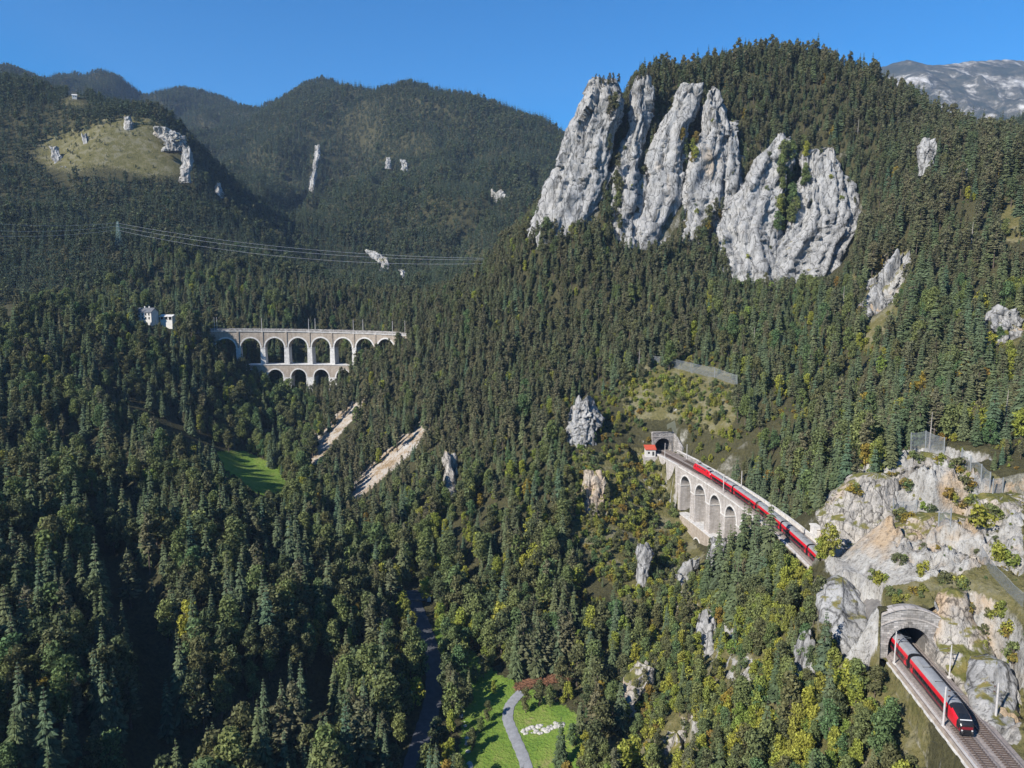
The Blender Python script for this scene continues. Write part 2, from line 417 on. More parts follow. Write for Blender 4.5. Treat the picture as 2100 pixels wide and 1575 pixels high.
# left slope
ct((-105, 138, -110), (-140, 189, -106), (-189, 262, -85), (-245, 346, -66), (-308, 440, -31), (-266, 470, -29), (-248, 500, -21), (-219, 515, -33),
   (-126, 285, -93), (-139, 324, -90), (-108, 322, -103), (-93, 203, -114), (-67, 213, -121), (-99, 163, -112), (-58, 181, -127), (-180, 390, -84), (-215, 440, -70), (-200, 400, -78),
   (-160, 200, -100), (-200, 160, -88), (-260, 260, -68), (-330, 330, -42), (-400, 440, -18), (-200, 80, -100), (-190, 480, -66))
# right bank, from the valley up to the railway and on to the foot of the cliffs
ct((26, 253, -118), (36, 306, -92), (60, 285, -110), (77, 275, -106), (80, 300, -108), (74, 322, -100), (60, 250, -112), (74, 340, -84), (70, 200, -95), (80, 215, -88), (80, 240, -94),
   (73, 362, -62), (90, 383, -40), (116, 367, -47), (60, 365, -64), (33, 350, -66), (-98, 470, -78), (-123, 440, -103), (-82, 374, -106), (-46, 404, -78),
   (-47, 470, -46), (-69, 520, -30), (-95, 521, -40), (-32, 543, -3), (3, 530, 26), (20, 506, 40), (42, 497, 36), (77, 478, 18), (150, 456, 1), (207, 450, 16), (179, 452, 0), (232, 452, 40),
   (70, 420, -28), (15, 450, -31), (-13, 400, -67), (13, 385, -65), (-11, 321, -101), (-10, 290, -118), (110, 440, -8), (136, 370, -38), (124, 306, -66), (104, 268, -77),
   (142, 285, -52), (164, 290, -34), (204, 364, 9), (249, 455, 72), (203, 290, -13), (164, 235, -43), (280, 413, 66), (108, 300, -75), (103, 325, -68), (98, 345, -60))
# spur over the near tunnel and the slope on the right
ct((85, 156, -67), (87, 175, -66), (108, 205, -46), (123, 198, -49), (126, 182, -53), (109, 156, -62), (100, 135, -69), (94, 122, -75), (118, 120, -62), (140, 150, -46),
   (71, 154, -91), (56, 172, -106), (40, 172, -117), (72, 125, -92), (32, 180, -124), (70, 100, -100), (104, 100, -72), (160, 190, -38), (77, 168, -83), (150, 90, -50), (118, 225, -50), (100, 232, -73), (95, 210, -62))
# cliff wall and the ridge above it
ct((45, 528, 78), (78, 522, 75), (110, 516, 68), (150, 508, 56), (173, 522, 80), (204, 512, 66), (80, 545, 118), (100, 568, 148), (158, 578, 160), (224, 589, 169), (280, 585, 144), (324, 566, 112),
   (238, 525, 112), (210, 430, 38), (125, 540, 112), (165, 535, 105), (55, 545, 70), (30, 560, 55), (290, 500, 92), (350, 500, 84), (370, 420, 68),
   (150, 690, 125), (250, 710, 135), (20, 640, 45), (-50, 640, -12), (-100, 620, -18), (350, 650, 70), (90, 640, 110), (480, 640, 80))
# left hill beyond the railway
ct((-392, 560, -14), (-251, 580, -30), (-180, 610, -30), (-476, 675, 50), (-363, 680, 36), (-275, 745, 32), (-665, 995, 268), (-546, 960, 232), (-432, 945, 214), (-384, 890, 142),
   (-443, 850, 138), (-538, 880, 154), (-431, 770, 78), (-348, 955, 110), (-273, 1000, 92), (-198, 895, 28), (-500, 1180, 190), (-330, 1150, 120), (-760, 1100, 290), (-700, 760, 120), (-600, 640, 50), (-860, 900, 250))
# hills in the middle distance and beyond
ct((-533, 2090, 545), (-637, 2050, 495), (-395, 1930, 476), (-253, 1720, 428), (-96, 1670, 400), (0, 1610, 362), (97, 1500, 277), (170, 1440, 205), (-173, 1320, 194), (-38, 1165, 132), (-100, 1005, 60), (0, 900, 40),
   (-230, 1165, 117), (-697, 1970, 400), (-413, 1600, 285), (-1033, 2620, 635), (-1353, 3000, 720), (-280, 1300, 150), (-120, 1450, 270), (40, 1300, 170), (-330, 1420, 170), (-560, 1500, 230), (-800, 1700, 330), (-900, 2200, 480),
   (-533, 2500, 380), (-250, 2200, 300), (0, 2100, 200), (300, 1700, 120), (500, 1200, 60), (500, 760, 150), (620, 900, 220), (900, 1500, 150), (1500, 2500, 150), (0, 3100, 350), (-2200, 3000, 800), (-1600, 1500, 500), (-1200, 800, 320), (-900, 300, 100),
   (1200, 800, 250), (900, 300, 150), (600, 400, 130), (1800, 1500, 300), (500, 100, 30), (-500, 0, -20), (500, -400, 60), (-500, -400, 20), (0, -300, -150), (0, -50, -145), (250, 0, -10), (-250, 0, -80), (1500, -300, 200), (-1500, -300, 200))
_C = np.array(CTRL)
def _tps_fit(C, lam=0.02):
    S = 100.0; xy = C[:, :2] / S; n = len(C)
    r2 = ((xy[:, None] - xy[None]) ** 2).sum(-1)
    K = 0.5 * r2 * np.log(r2 + 1e-12) + lam * np.eye(n)
    Pm = np.c_[np.ones(n), xy]; A = np.zeros((n + 3, n + 3)); A[:n, :n] = K; A[:n, n:] = Pm; A[n:, :n] = Pm.T
    return xy, np.linalg.solve(A, np.r_[C[:, 2], 0, 0, 0])
_txy, _tw = _tps_fit(_C)
def tps(X, Y):
    sh = np.shape(X); x = np.ravel(X) / 100.0; y = np.ravel(Y) / 100.0; o = np.empty(len(x)); n = len(_txy)
    for i in range(0, len(x), 20000):
        a, b = x[i:i + 20000], y[i:i + 20000]
        r2 = (a[:, None] - _txy[None, :, 0]) ** 2 + (b[:, None] - _txy[None, :, 1]) ** 2
        o[i:i + 20000] = (0.5 * r2 * np.log(r2 + 1e-12)) @ _tw[:n] + _tw[n] + _tw[n + 1] * a + _tw[n + 2] * b
    return o.reshape(sh)
def smooth(a, b, x):
    t = np.clip((x - a) / (b - a), 0, 1); return t * t * (3 - 2 * t)
FAR_RIDGE = [(-1353, 3000), (-1033, 2620), (-637, 2050), (-533, 2090), (-395, 1930), (-253, 1720), (-96, 1670), (0, 1610), (97, 1500), (170, 1440)]
LEFT_RIDGE = [(-1000, 900), (-860, 900), (-760, 1000), (-665, 995), (-546, 960), (-432, 945), (-348, 955), (-273, 1000)]
RAVINES = [([(-52, 232), (-66, 212), (-84, 180), (-92, 150)], 11.0, 10.0), ([(-158, 275), (-125, 236), (-100, 200), (-96, 172)], 10.0, 9.0), ([(-215, 350), (-180, 318), (-150, 290)], 9.0, 9.0)]
def height(X, Y):
    H = tps(X, Y)
    R = np.hypot(X, Y)
    rough = smooth(-132, -100, H) * 0.8 + 0.2
    H = H + rough * (fbm(X / 55, Y / 55, 0.3, 4) * np.clip(R / 130, 1.0, 9.0) * 1.6)
    far = smooth(650, 1100, Y)
    H = H + far * (ridged(X / 420, Y / 420, 2.2, 4) - 0.45) * 55 * smooth(0, 600, np.abs(Y - 600))
    # far hills: gullies run down from the ridges
    rd = np.full(np.shape(X), 1e9)
    for a, b in list(zip(FAR_RIDGE[:-1], FAR_RIDGE[1:])) + list(zip(LEFT_RIDGE[:-1], LEFT_RIDGE[1:])):
        ab = np.subtract(b, a); t = np.clip(((X - a[0]) * ab[0] + (Y - a[1]) * ab[1]) / (ab @ ab), 0, 1); rd = np.minimum(rd, np.hypot(X - a[0] - t * ab[0], Y - a[1] - t * ab[1]))
    wx = X + 90 * fbm(X / 300, Y / 300, 8.0, 2)
    gl = np.clip(np.abs(noise3(wx / 230 + 3.1, Y / 620, 4.4)) * 2.6, 0, 1); gl2 = np.clip(np.abs(noise3(wx / 120 - 1.1, Y / 330, 1.4)) * 2.6, 0, 1)
    H = H - smooth(700, 1000, Y) * smooth(20, 260, rd) * ((1 - gl) ** 1.5 * 85 + (1 - gl2) ** 1.5 * 32 - 14)
    # ravines of the left bank
    for pts, dep, w in RAVINES:
        q = np.full(np.shape(X), 1e9)
        for a, b in zip(pts[:-1], pts[1:]):
            ab = np.subtract(b, a); t = np.clip(((X - a[0]) * ab[0] + (Y - a[1]) * ab[1]) / (ab @ ab), 0, 1); q = np.minimum(q, np.hypot(X - a[0] - t * ab[0], Y - a[1] - t * ab[1]))
        H = H - dep * np.exp(-(q / w) ** 2)
    # the railway's shelf, cuttings and tunnels
    off = X - tx(Y); ao = np.abs(off)
    inA = (Y >= PORTAL_A) & (Y <= TUNNEL_A_END); inB = (Y >= PORTAL_B) & (Y < 430)
    cov = np.where(inA | inB, 1.0, 0.0) * (ao < 45)
    lid = TRACK_Z + 9.6 - np.maximum(ao - 6, 0) * np.where(off < 0, 1.75, 0.7)
    H = np.where(cov > 0, np.maximum(H, lid), H)
    openY = (Y > 70) & (Y < PORTAL_B) & ~inA
    shelf = TRACK_Z - 0.75
    via = (Y > VIA_A) & (Y < VIA_B)
    # hill side (right): cut back to the shelf, rising steeply behind it
    cut_r = shelf + np.maximum(off - 5.6, 0) * 2.2
    H = np.where(openY & (off > -6.2) & ~via, np.minimum(H, cut_r), H)
    H = np.where(openY & (off >= -5.6) & (off < 6.5) & ~via, np.maximum(H, shelf), H)
    # valley side (left): never above the shelf
    H = np.where(openY & (off <= -5.6) & (off > -18) & ~via, np.minimum(H, shelf - 2.0 - np.minimum(-5.6 - off, 8) * 0.55), H)
    H = np.where(via & (off > -14), np.minimum(H, TRACK_Z - 19.0 + np.maximum(off - 7, 0) * 1.1), H)
    # a platform under the house and the line left of the far viaduct
    return H
ROCK_DEFS = []
def rock_at(*a, **k): ROCK_DEFS.append((a, k))
G_CLIFF = 'rock towers of the cliff wall'
rock_at('rock_tower', 'broad white rock tower at the left end of the cliff wall, leaning over the valley', 'rock', [(155, 1216, 1266, 505), (193, 1202, 1286, 503), (264, 1170, 1260, 500), (336, 1142, 1250, 497), (407, 1116, 1236, 494), (475, 1096, 1206, 489)], G_CLIFF, 0.7, 1)
rock_at('rock_tower', 'slender rock needle second from the left, pine tuft on top', 'rock', [(146, 1302, 1333, 512), (193, 1293, 1330, 510), (239, 1297, 1327, 508), (285, 1277, 1322, 503), (336, 1261, 1321, 499), (407, 1252, 1318, 492), (461, 1256, 1310, 487), (512, 1256, 1306, 482)], G_CLIFF, 0.9, 2)
rock_at('rock_tower', 'long rock rib with a knobbed head, third along the cliff wall', 'rock', [(160, 1398, 1432, 510), (200, 1386, 1430, 508), (250, 1360, 1410, 505), (300, 1344, 1402, 502), (336, 1332, 1408, 499), (389, 1320, 1412, 495), (443, 1302, 1396, 489), (526, 1276, 1350, 480)], G_CLIFF, 0.8, 3)
rock_at('rock_tower', 'tall blunt rock tower in the middle of the cliff wall with a narrow finger-shaped top', 'rock', [(175, 1456, 1476, 508), (211, 1448, 1488, 506), (264, 1445, 1492, 503), (300, 1424, 1494, 498), (354, 1404, 1492, 495), (407, 1400, 1488, 490), (461, 1398, 1482, 485), (506, 1400, 1466, 481)], G_CLIFF, 0.8, 4)
rock_at('rock_tower', 'narrow rock rib wedged against the right flank of the blunt middle tower', 'rock', [(246, 1486, 1516, 508), (300, 1478, 1522, 503), (354, 1474, 1524, 498), (407, 1470, 1530, 492), (462, 1468, 1530, 486)], G_CLIFF, 0.9, 5)
rock_at('rock_tower', 'slanting rock slab rising to the right, left of the yellowing gully', 'rock', [(271, 1600, 1630, 492), (314, 1568, 1628, 488), (354, 1544, 1620, 483), (407, 1514, 1610, 476), (461, 1488, 1608, 468), (521, 1482, 1622, 460), (588, 1516, 1622, 451)], G_CLIFF, 0.5, 6)
rock_at('rock_tower', 'wide rock face with a straight black cleft, right end of the cliff wall', 'rock', [(300, 1658, 1710, 486), (354, 1654, 1736, 481), (407, 1642, 1756, 474), (461, 1612, 1764, 466), (496, 1598, 1760, 462), (550, 1576, 1730, 454), (590, 1580, 1676, 449)], G_CLIFF, 0.42, 7)
G_CRAG = 'smaller crags among the trees'
rock_at('crag', 'small pale crag among dark trees high on the right-hand ridge', 'rock', [(280, 1900, 1922, 436), (300, 1896, 1926, 434), (330, 1898, 1918, 432)], G_CRAG, 0.8, 8, foot=8)
rock_at('crag', 'grey crag in the wood below the small pale crag, near the right edge', 'rock', [(345, 1975, 1992, 412), (380, 1970, 1996, 410), (412, 1976, 1994, 408)], G_CRAG, 0.8, 9, foot=8)
rock_at('crag', 'grey layered crag cut off by the right edge of the view below the ridge', 'rock', [(415, 2048, 2110, 372), (445, 2038, 2120, 370), (485, 2060, 2120, 367)], G_CRAG, 0.7, 10, foot=8)
rock_at('crag', 'tall rough crag with a pointed shoulder, below the right end of the cliff wall', 'rock', [(508, 1838, 1866, 372), (560, 1806, 1862, 368), (600, 1784, 1846, 365), (650, 1766, 1822, 362), (712, 1788, 1824, 357)], G_CRAG, 0.8, 11, foot=10)
rock_at('crag', 'white crag at the right edge of the view, level with the pointed shoulder crag', 'rock', [(625, 2060, 2100, 292), (660, 2032, 2110, 290), (700, 2040, 2110, 287)], G_CRAG, 0.7, 12, foot=8)
rock_at('crag', 'rounded pale crag among pines left of the far tunnel mouth', 'rock', [(812, 1180, 1215, 352), (850, 1166, 1236, 350), (892, 1168, 1226, 346)], G_CRAG, 0.8, 13, foot=9)
rock_at('crag', 'narrow cream crag in the wood left of the yellow slope', 'rock', [(925, 910, 935, 362), (980, 908, 942, 358), (1035, 918, 944, 353)], G_CRAG, 0.9, 14, mat='rock_warm', foot=9)
rock_at('crag', 'broken crag below the near viaduct approach, edged with yellow bushes', 'rock', [(965, 1205, 1236, 322), (1010, 1196, 1242, 319), (1062, 1204, 1234, 315)], G_CRAG, 0.8, 15, mat='rock_warm', foot=8)
rock_at('crag', 'small white crag hanging on the yellow slope left of the near viaduct', 'rock', [(1118, 1314, 1340, 282), (1140, 1310, 1342, 281), (1172, 1312, 1332, 279)], G_CRAG, 0.8, 16, foot=7)
rock_at('crag', 'slanting white crag below the lower arch of the near viaduct', 'rock', [(1148, 1412, 1436, 275), (1190, 1396, 1428, 273), (1235, 1378, 1408, 270)], G_CRAG, 0.8, 17, foot=7)
rock_at('crag', 'white crag under the near viaduct piers, behind the slanting one', 'rock', [(1112, 1464, 1492, 272), (1150, 1460, 1494, 270), (1195, 1460, 1486, 267)], G_CRAG, 0.8, 18, foot=7)
rock_at('crag', 'upright grey pillar alone in the wood below the railway', 'rock', [(1265, 1454, 1466, 226), (1300, 1434, 1474, 224), (1340, 1428, 1480, 222), (1385, 1430, 1476, 219)], G_CRAG, 0.8, 19, foot=8)
rock_at('crag', 'low cream crag cut off by the lower edge of the view', 'rock', [(1505, 1372, 1412, 192), (1540, 1350, 1418, 190), (1580, 1340, 1412, 187)], G_CRAG, 0.8, 20, mat='rock_warm', foot=6)
rock_at('crag', 'low cream crag on the wooded slope above the boulder row', 'rock', [(1370, 1316, 1342, 214), (1402, 1288, 1338, 212), (1446, 1284, 1306, 209)], G_CRAG, 0.7, 21, mat='rock_warm', foot=6)
rock_at('crag', 'white crag at the foot of the great outcrop below the hidden train', 'rock', [(1310, 1660, 1682, 172), (1340, 1655, 1686, 171), (1380, 1660, 1682, 169)], G_CRAG, 0.8, 22, foot=5)
# the great outcrop right of the track and the rock round the near tunnel mouth
G_OUT = 'rock faces of the great outcrop over the near tunnel'
rock_at('rock_outcrop', 'sheer rock face of the great outcrop beside the track, ochre at its foot', 'rock', [(978, 1772, 1850, 203), (1030, 1726, 1872, 201), (1080, 1710, 1884, 198), (1140, 1708, 1880, 195), (1192, 1716, 1866, 192)], G_OUT, 0.6, 31, rough=0.55, mat='rock_warm', res=1.3, foot=5, mask=0.95)
rock_at('rock_outcrop', 'grass-topped summit block of the great outcrop under the netting posts', 'rock', [(934, 1856, 1950, 214), (958, 1826, 1984, 212), (992, 1800, 2000, 210), (1050, 1790, 2004, 207)], G_OUT, 0.6, 32, rough=0.6, mat='rock_warm', res=1.3, foot=6, mask=0.85)
rock_at('rock_outcrop', 'bulging lower rock face of the great outcrop with a bush on each side', 'rock', [(1062, 1884, 2000, 190), (1100, 1850, 2020, 188), (1150, 1840, 2030, 185), (1188, 1860, 2010, 183)], G_OUT, 0.5, 33, rough=0.6, mat='rock_warm', res=1.3, foot=5, mask=0.85)
rock_at('rock_outcrop', 'right shoulder of the great outcrop, cut off by the edge of the view', 'rock', [(1020, 2030, 2120, 190), (1060, 2006, 2140, 187), (1110, 1990, 2150, 184), (1160, 1985, 2150, 180)], G_OUT, 0.5, 34, rough=0.6, mat='rock_warm', res=1.2, foot=5, mask=0.8)
rock_at('rock_outcrop', 'white rock buttress left of the near tunnel mouth', 'rock', [(1196, 1716, 1756, 176), (1240, 1694, 1790, 172), (1290, 1700, 1796, 168), (1356, 1734, 1800, 164)], G_OUT, 0.7, 35, rough=0.6, res=1.3, foot=8)
rock_at('rock_outcrop', 'cream cutting face right of the near tunnel mouth with one black fissure', 'rock', [(1222, 1938, 1992, 158), (1270, 1930, 2012, 156), (1320, 1936, 2036, 154), (1380, 1958, 2056, 149), (1432, 1996, 2070, 143)], G_OUT, 0.5, 36, rough=0.45, mat='rock_warm', res=1.4, foot=3, mask=0.9)
rock_at('rock_outcrop', 'blue-grey rock boss beside the open track, right of the mast with the black shadow', 'rock', [(1372, 2040, 2084, 141), (1410, 2016, 2104, 140), (1450, 2012, 2104, 137), (1490, 2030, 2096, 133)], G_OUT, 0.5, 37, rough=0.5, res=1.3, foot=3)
# rocks on the hills behind
G_HILL = 'pale rocks showing on the far hillsides'
for lab, lv in (
    ('pale rock band along the upper edge of the bare meadow on the left hill', [(252, 308, 336, 848), (268, 310, 362, 846), (286, 330, 366, 842)]),
    ('pale rock stub at the lower right corner of the bare meadow on the left hill', [(296, 372, 386, 836), (318, 368, 390, 832), (352, 368, 384, 826)]),
    ('grey rock knob at the lower left edge of the bare meadow on the left hill', [(298, 97, 110, 836), (318, 100, 118, 833), (340, 108, 124, 830)]),
    ('small grey rock below the knob, where the bare meadow meets the wood', [(338, 118, 136, 818), (352, 116, 140, 816), (366, 120, 134, 814)]),
    ('grey rock tooth in the middle of the scrub on the left hill', [(270, 163, 172, 846), (290, 164, 176, 844), (330, 168, 190, 836)]),
    ('small white rock above the bare meadow, near the ridge trees', [(236, 250, 262, 866), (248, 248, 264, 864)]),
    ('white rock in the wood to the right of and below the bare meadow', [(372, 438, 448, 870), (398, 436, 452, 866)]),
    ('tall white rock sliver on the middle hill', [(294, 645, 654, 1420), (318, 642, 654, 1410), (330, 640, 648, 1400)]),
    ('thin white rock streak below the tall sliver on the middle hill', [(340, 640, 648, 1390), (362, 634, 644, 1370), (384, 632, 642, 1350)]),
    ('white rock dot on the flank of the middle hill, highest on its right side', [(322, 792, 800, 1360), (332, 790, 800, 1352)]),
    ('small white rock right of the dot on the middle hill', [(326, 820, 832, 1340), (340, 822, 834, 1330)]),
    ('white rock streak in the hollow of the middle hill', [(378, 730, 738, 1240), (400, 732, 744, 1220)]),
    ('small upright white rock on the spur of the middle hill', [(372, 824, 830, 1230), (396, 824, 832, 1215)]),
    ('long pale slab slanting down the middle hill towards the cliff', [(386, 1003, 1030, 1130), (402, 1018, 1046, 1118), (420, 1036, 1056, 1104), (442, 1050, 1064, 1090)]),
    ('pale rock slide in the dark wood above the far viaduct', [(508, 746, 764, 880), (524, 760, 790, 872), (538, 780, 796, 866)]),
    ('lower end of the pale rock slide above the far viaduct', [(548, 814, 828, 862), (562, 820, 834, 858), (574, 822, 834, 854)])):
    rock_at('hillside_rock', lab, 'rock', lv, G_HILL, 0.7, len(lab) % 17, mat='rock_far', res=0.7, foot=12, mask=0.0 if lv[0][3] > 1000 else 0.8)


def carve_rocks(X, Y, H):
    """The slope never swallows the front of a rock: in front of and under its face the ground stays below it."""
    for a, k in ROCK_DEFS:
        lv = a[3]; D = lv[0][3]
        if D > 1000: continue
        L = np.array([(P(ul, v, d)[2], P(ul, v, d)[0], P(ur, v, d)[0], (P(ul, v, d)[1] + P(ur, v, d)[1]) / 2) for v, ul, ur, d in lv][::-1])
        thick = k.get('thick', a[5] if len(a) > 5 else 0.8)
        w = (L[:, 2] - L[:, 1]).mean() / 2 * thick
        i = np.where((X > L[:, 1].min() - 3) & (X < L[:, 2].max() + 3) & (Y > L[0, 3] - 1) & (Y < L[-1, 3] + w * 1.2))
        if not len(i[0]): continue
        x, y = X[i], Y[i]
        yy = np.maximum.accumulate(L[:, 3] + np.arange(len(L)) * 1e-3)
        z = np.interp(y, yy, L[:, 0]); xl = np.interp(z, L[:, 0], L[:, 1]); xr = np.interp(z, L[:, 0], L[:, 2])
        ins = (x > xl - 1.5) & (x < xr + 1.5)
        H[i] = np.where(ins, np.minimum(H[i], z - (10.0 if a[0] == 'rock_tower' else 6.5 if a[0] == 'crag' and D > 280 else 3.0)), H[i])
    return H

NX0, NX1, NY0, NY1, NS = -420.0, 420.0, 60.0, 720.0, 2.0
gx = np.arange(NX0, NX1 + 0.1, NS); gy = np.arange(NY0, NY1 + 0.1, NS)
GX, GY = np.meshgrid(gx, gy)
GH = carve_rocks(GX, GY, height(GX, GY))
FX0, FX1, FY0, FY1, FS = -2600.0, 1900.0, -500.0, 3200.0, 16.0
fx = np.arange(FX0, FX1 + 0.1, FS); fy = np.arange(FY0, FY1 + 0.1, FS)
FXg, FYg = np.meshgrid(fx, fy)
FHg = carve_rocks(FXg, FYg, height(FXg, FYg))
def bil(G, x0, y0, s, X, Y):
    i = np.clip((X - x0) / s, 0, G.shape[1] - 1.001); j = np.clip((Y - y0) / s, 0, G.shape[0] - 1.001)
    i0 = i.astype(int); j0 = j.astype(int); a = i - i0; b = j - j0
    return (G[j0, i0] * (1 - a) + G[j0, i0 + 1] * a) * (1 - b) + (G[j0 + 1, i0] * (1 - a) + G[j0 + 1, i0 + 1] * a) * b
def hq(X, Y):
    """Ground height anywhere."""
    X = np.asarray(X, float); Y = np.asarray(Y, float)
    near = (X > NX0) & (X < NX1) & (Y > NY0) & (Y < NY1)
    if 'PH' in globals():
        fine = (X > PX0 + 1) & (X < PX1 - 1) & (Y > PY0 + 1) & (Y < PY1 - 1)
        return np.where(fine, bil(PH, PX0, PY0, PS, X, Y), np.where(near, bil(GH, NX0, NY0, NS, X, Y), bil(FHg, FX0, FY0, FS, X, Y)))
    return np.where(near, bil(GH, NX0, NY0, NS, X, Y), bil(FHg, FX0, FY0, FS, X, Y))
def visible(X, Y, Z, clear=6.0, steps=70):
    """True where the straight line from the camera to the point stays above the bare ground."""
    ok = np.ones(len(X), bool)
    for t in np.linspace(0.12, 0.97, steps):
        ok &= Z * t > hq(X * t, Y * t) - clear
    return ok

# areas of cover, outlined on the ground as they are seen
G_GRASS = [[(445, 925), (505, 925), (640, 990), (640, 1040), (520, 1010), (460, 975)], [(960, 1330), (1020, 1380), (1060, 1400), (1200, 1470), (1190, 1600), (940, 1600), (950, 1450)],
           [(880, 1260), (960, 1330), (960, 1400), (925, 1390), (890, 1300)]]
G_SCREE = [[(730, 816), (752, 824), (696, 890), (660, 950), (618, 952), (614, 925), (668, 866)], [(868, 854), (892, 864), (818, 948), (766, 1000), (728, 1026), (696, 1016), (744, 962), (824, 888)]]
G_DRY = [[(80, 280), (250, 225), (330, 255), (400, 320), (380, 360), (200, 350), (110, 350), (50, 310)], [(150, 190), (210, 230), (110, 215)],
         [(1335, 715), (1525, 770), (1530, 830), (1480, 900), (1420, 860), (1300, 860), (1270, 800)], [(1180, 960), (1330, 900), (1420, 1080), (1410, 1180), (1320, 1200), (1170, 1100)],
         [(1880, 900), (2100, 1000), (2100, 1575), (2000, 1460), (1900, 1240), (1800, 1240), (1780, 1200), (1900, 1180)], [(1150, 1300), (1780, 1230), (1960, 1575), (1250, 1575)]]
G_LITTER = [[(1052, 1395), (1100, 1380), (1180, 1372), (1190, 1392), (1120, 1425), (1055, 1418)]]
G_ROCK = [[(1690, 1000), (1760, 960), (1850, 925), (1960, 930), (2030, 990), (2100, 1040), (2100, 1180), (2020, 1160), (1960, 1175), (1850, 1200), (1720, 1205), (1685, 1120)],
          [(1690, 1230), (1740, 1195), (1800, 1235), (1800, 1340), (1740, 1370)], [(1910, 1235), (2010, 1230), (2090, 1420), (2100, 1530), (2060, 1530), (1940, 1370)]]
G_RIBS = [[(1180, 930), (1340, 925), (1420, 1100), (1500, 1250), (1570, 1400), (1420, 1575), (1270, 1575), (1320, 1300), (1190, 1100)], [(1280, 770), (1420, 770), (1440, 860), (1280, 850)], [(1740, 520), (1860, 500), (1880, 620), (1830, 720), (1760, 720)], [(1980, 620), (2100, 600), (2100, 710), (2000, 710)], [(2030, 400), (2100, 400), (2100, 500), (2040, 490)]]
def cover(X, Y, Z):
    u, v, d = project(X, Y, Z)
    r = np.zeros(X.shape + (4,), np.float32); 
    for k, polys in ((0, G_GRASS), (1, G_SCREE), (2, G_DRY), (3, G_ROCK)):
        for p in polys: r[..., k] = np.maximum(r[..., k], in_poly(u, v, p))
    for p in G_RIBS: r[..., 3] = np.maximum(r[..., 3], 0.40 * in_poly(u, v, p)); r[..., 2] = np.maximum(r[..., 2], in_poly(u, v, p))
    for k in range(4):
        a = r[..., k]
        for _ in range(7 if k == 1 else 2):
            a = (a + np.roll(a, 1, 0) + np.roll(a, -1, 0) + np.roll(a, 1, 1) + np.roll(a, -1, 1)) / 5
        r[..., k] = a
    return r

def grid_object(name, X, Y, Z, keep, mat):
    ny, nx = X.shape
    V = np.stack([X, Y, Z], -1).reshape(-1, 3)
    idx = np.arange(ny * nx).reshape(ny, nx)
    Q = np.stack([idx[:-1, :-1], idx[:-1, 1:], idx[1:, 1:], idx[1:, :-1]], -1)[keep]
    used = np.unique(Q); remap = np.zeros(ny * nx, np.int32); remap[used] = np.arange(len(used))
    me = quad_mesh(name, V[used], remap[Q], mat, True)
    c = cover(X, Y, Z).reshape(-1, 4)[used]
    at = me.color_attributes.new('cover', 'FLOAT_COLOR', 'POINT'); at.data.foreach_set('color', c.ravel())
    o = link(name, me); tag(o, kind='structure'); return o
cx_, cy_ = (GX[:-1, :-1] + GX[1:, 1:]) / 2, (GY[:-1, :-1] + GY[1:, 1:]) / 2
zmax = np.maximum(np.maximum(GH[:-1, :-1], GH[1:, 1:]), np.maximum(GH[1:, :-1], GH[:-1, 1:]))
zmin = np.minimum(np.minimum(GH[:-1, :-1], GH[1:, 1:]), np.minimum(GH[1:, :-1], GH[:-1, 1:]))
mouth = np.zeros(cx_.shape, bool)
for yp in (PORTAL_A, TUNNEL_A_END, PORTAL_B):
    mouth |= (np.abs(cy_ - yp) < 3.2) & (np.abs(cx_ - tx(cy_)) < 6.6) & (zmax - zmin > 3.0)
PX0, PX1, PY0, PY1, PS = 56.0, 152.0, 96.0, 252.0, 0.6
inp = (cx_ > PX0 + 1) & (cx_ < PX1 - 1) & (cy_ > PY0 + 1) & (cy_ < PY1 - 1)
grid_object('hillside_ground', GX, GY, GH, ~mouth & ~inp, MAT['ground'])
# the rocky ground round the near tunnel, at a finer grain
px_ = np.arange(PX0, PX1 + 0.1, PS); py_ = np.arange(PY0, PY1 + 0.1, PS); PXg, PYg = np.meshgrid(px_, py_)
PH = carve_rocks(PXg, PYg, height(PXg, PYg))
_w = smooth(8, 10, np.abs(PXg - tx(PYg)))
for _ in range(5):
    _b = PH.copy(); _b[1:-1, 1:-1] = (PH[1:-1, 1:-1] * 2 + PH[:-2, 1:-1] + PH[2:, 1:-1] + PH[1:-1, :-2] + PH[1:-1, 2:]) / 6; PH = PH * (1 - _w) + _b * _w
_rk = cover(PXg, PYg, PH)[..., 3]
_st = np.hypot(*np.gradient(PH, PS)); _am = np.clip(_rk * 1.0 + smooth(0.9, 1.8, _st) * 0.5, 0, 1) * smooth(4.8, 7.0, np.abs(PXg - tx(PYg)))
_am = _am * (1 - 0.75 * smooth(1.0, 2.2, _st)); _am[:2] = 0; _am[-2:] = 0; _am[:, :2] = 0; _am[:, -2:] = 0
PH = PH + _am * ((ridged(PXg / 9, PYg / 9, PH / 14, 4) - 0.45) * 2.4 + facets(PXg / 5, PYg / 5, PH / 6) * 3.2 + facets(PXg / 2.2, PYg / 2.2, PH / 2.6) * 1.5 - np.clip(1 - np.abs(noise3(PXg / 2.6 + 0.4 * PH, PYg / 2.6, PH / 7)) * 7, 0, 1) * 1.3 - np.clip(1 - np.abs(noise3(PXg / 1.3, PYg / 1.3 + 5, PH / 2.5)) * 6, 0, 1) * 0.5)
pcx, pcy = (PXg[:-1, :-1] + PXg[1:, 1:]) / 2, (PYg[:-1, :-1] + PYg[1:, 1:]) / 2
_s4 = np.stack([PH[:-1, :-1], PH[1:, 1:], PH[1:, :-1], PH[:-1, 1:]]); pj = _s4.max(0) - _s4.min(0)
pm_ = np.zeros(pcx.shape, bool)
for yp in (PORTAL_A, TUNNEL_A_END): pm_ |= (np.abs(pcy - yp) < 1.6) & (np.abs(pcx - tx(pcy)) < 6.0) & (pj > 2.0)
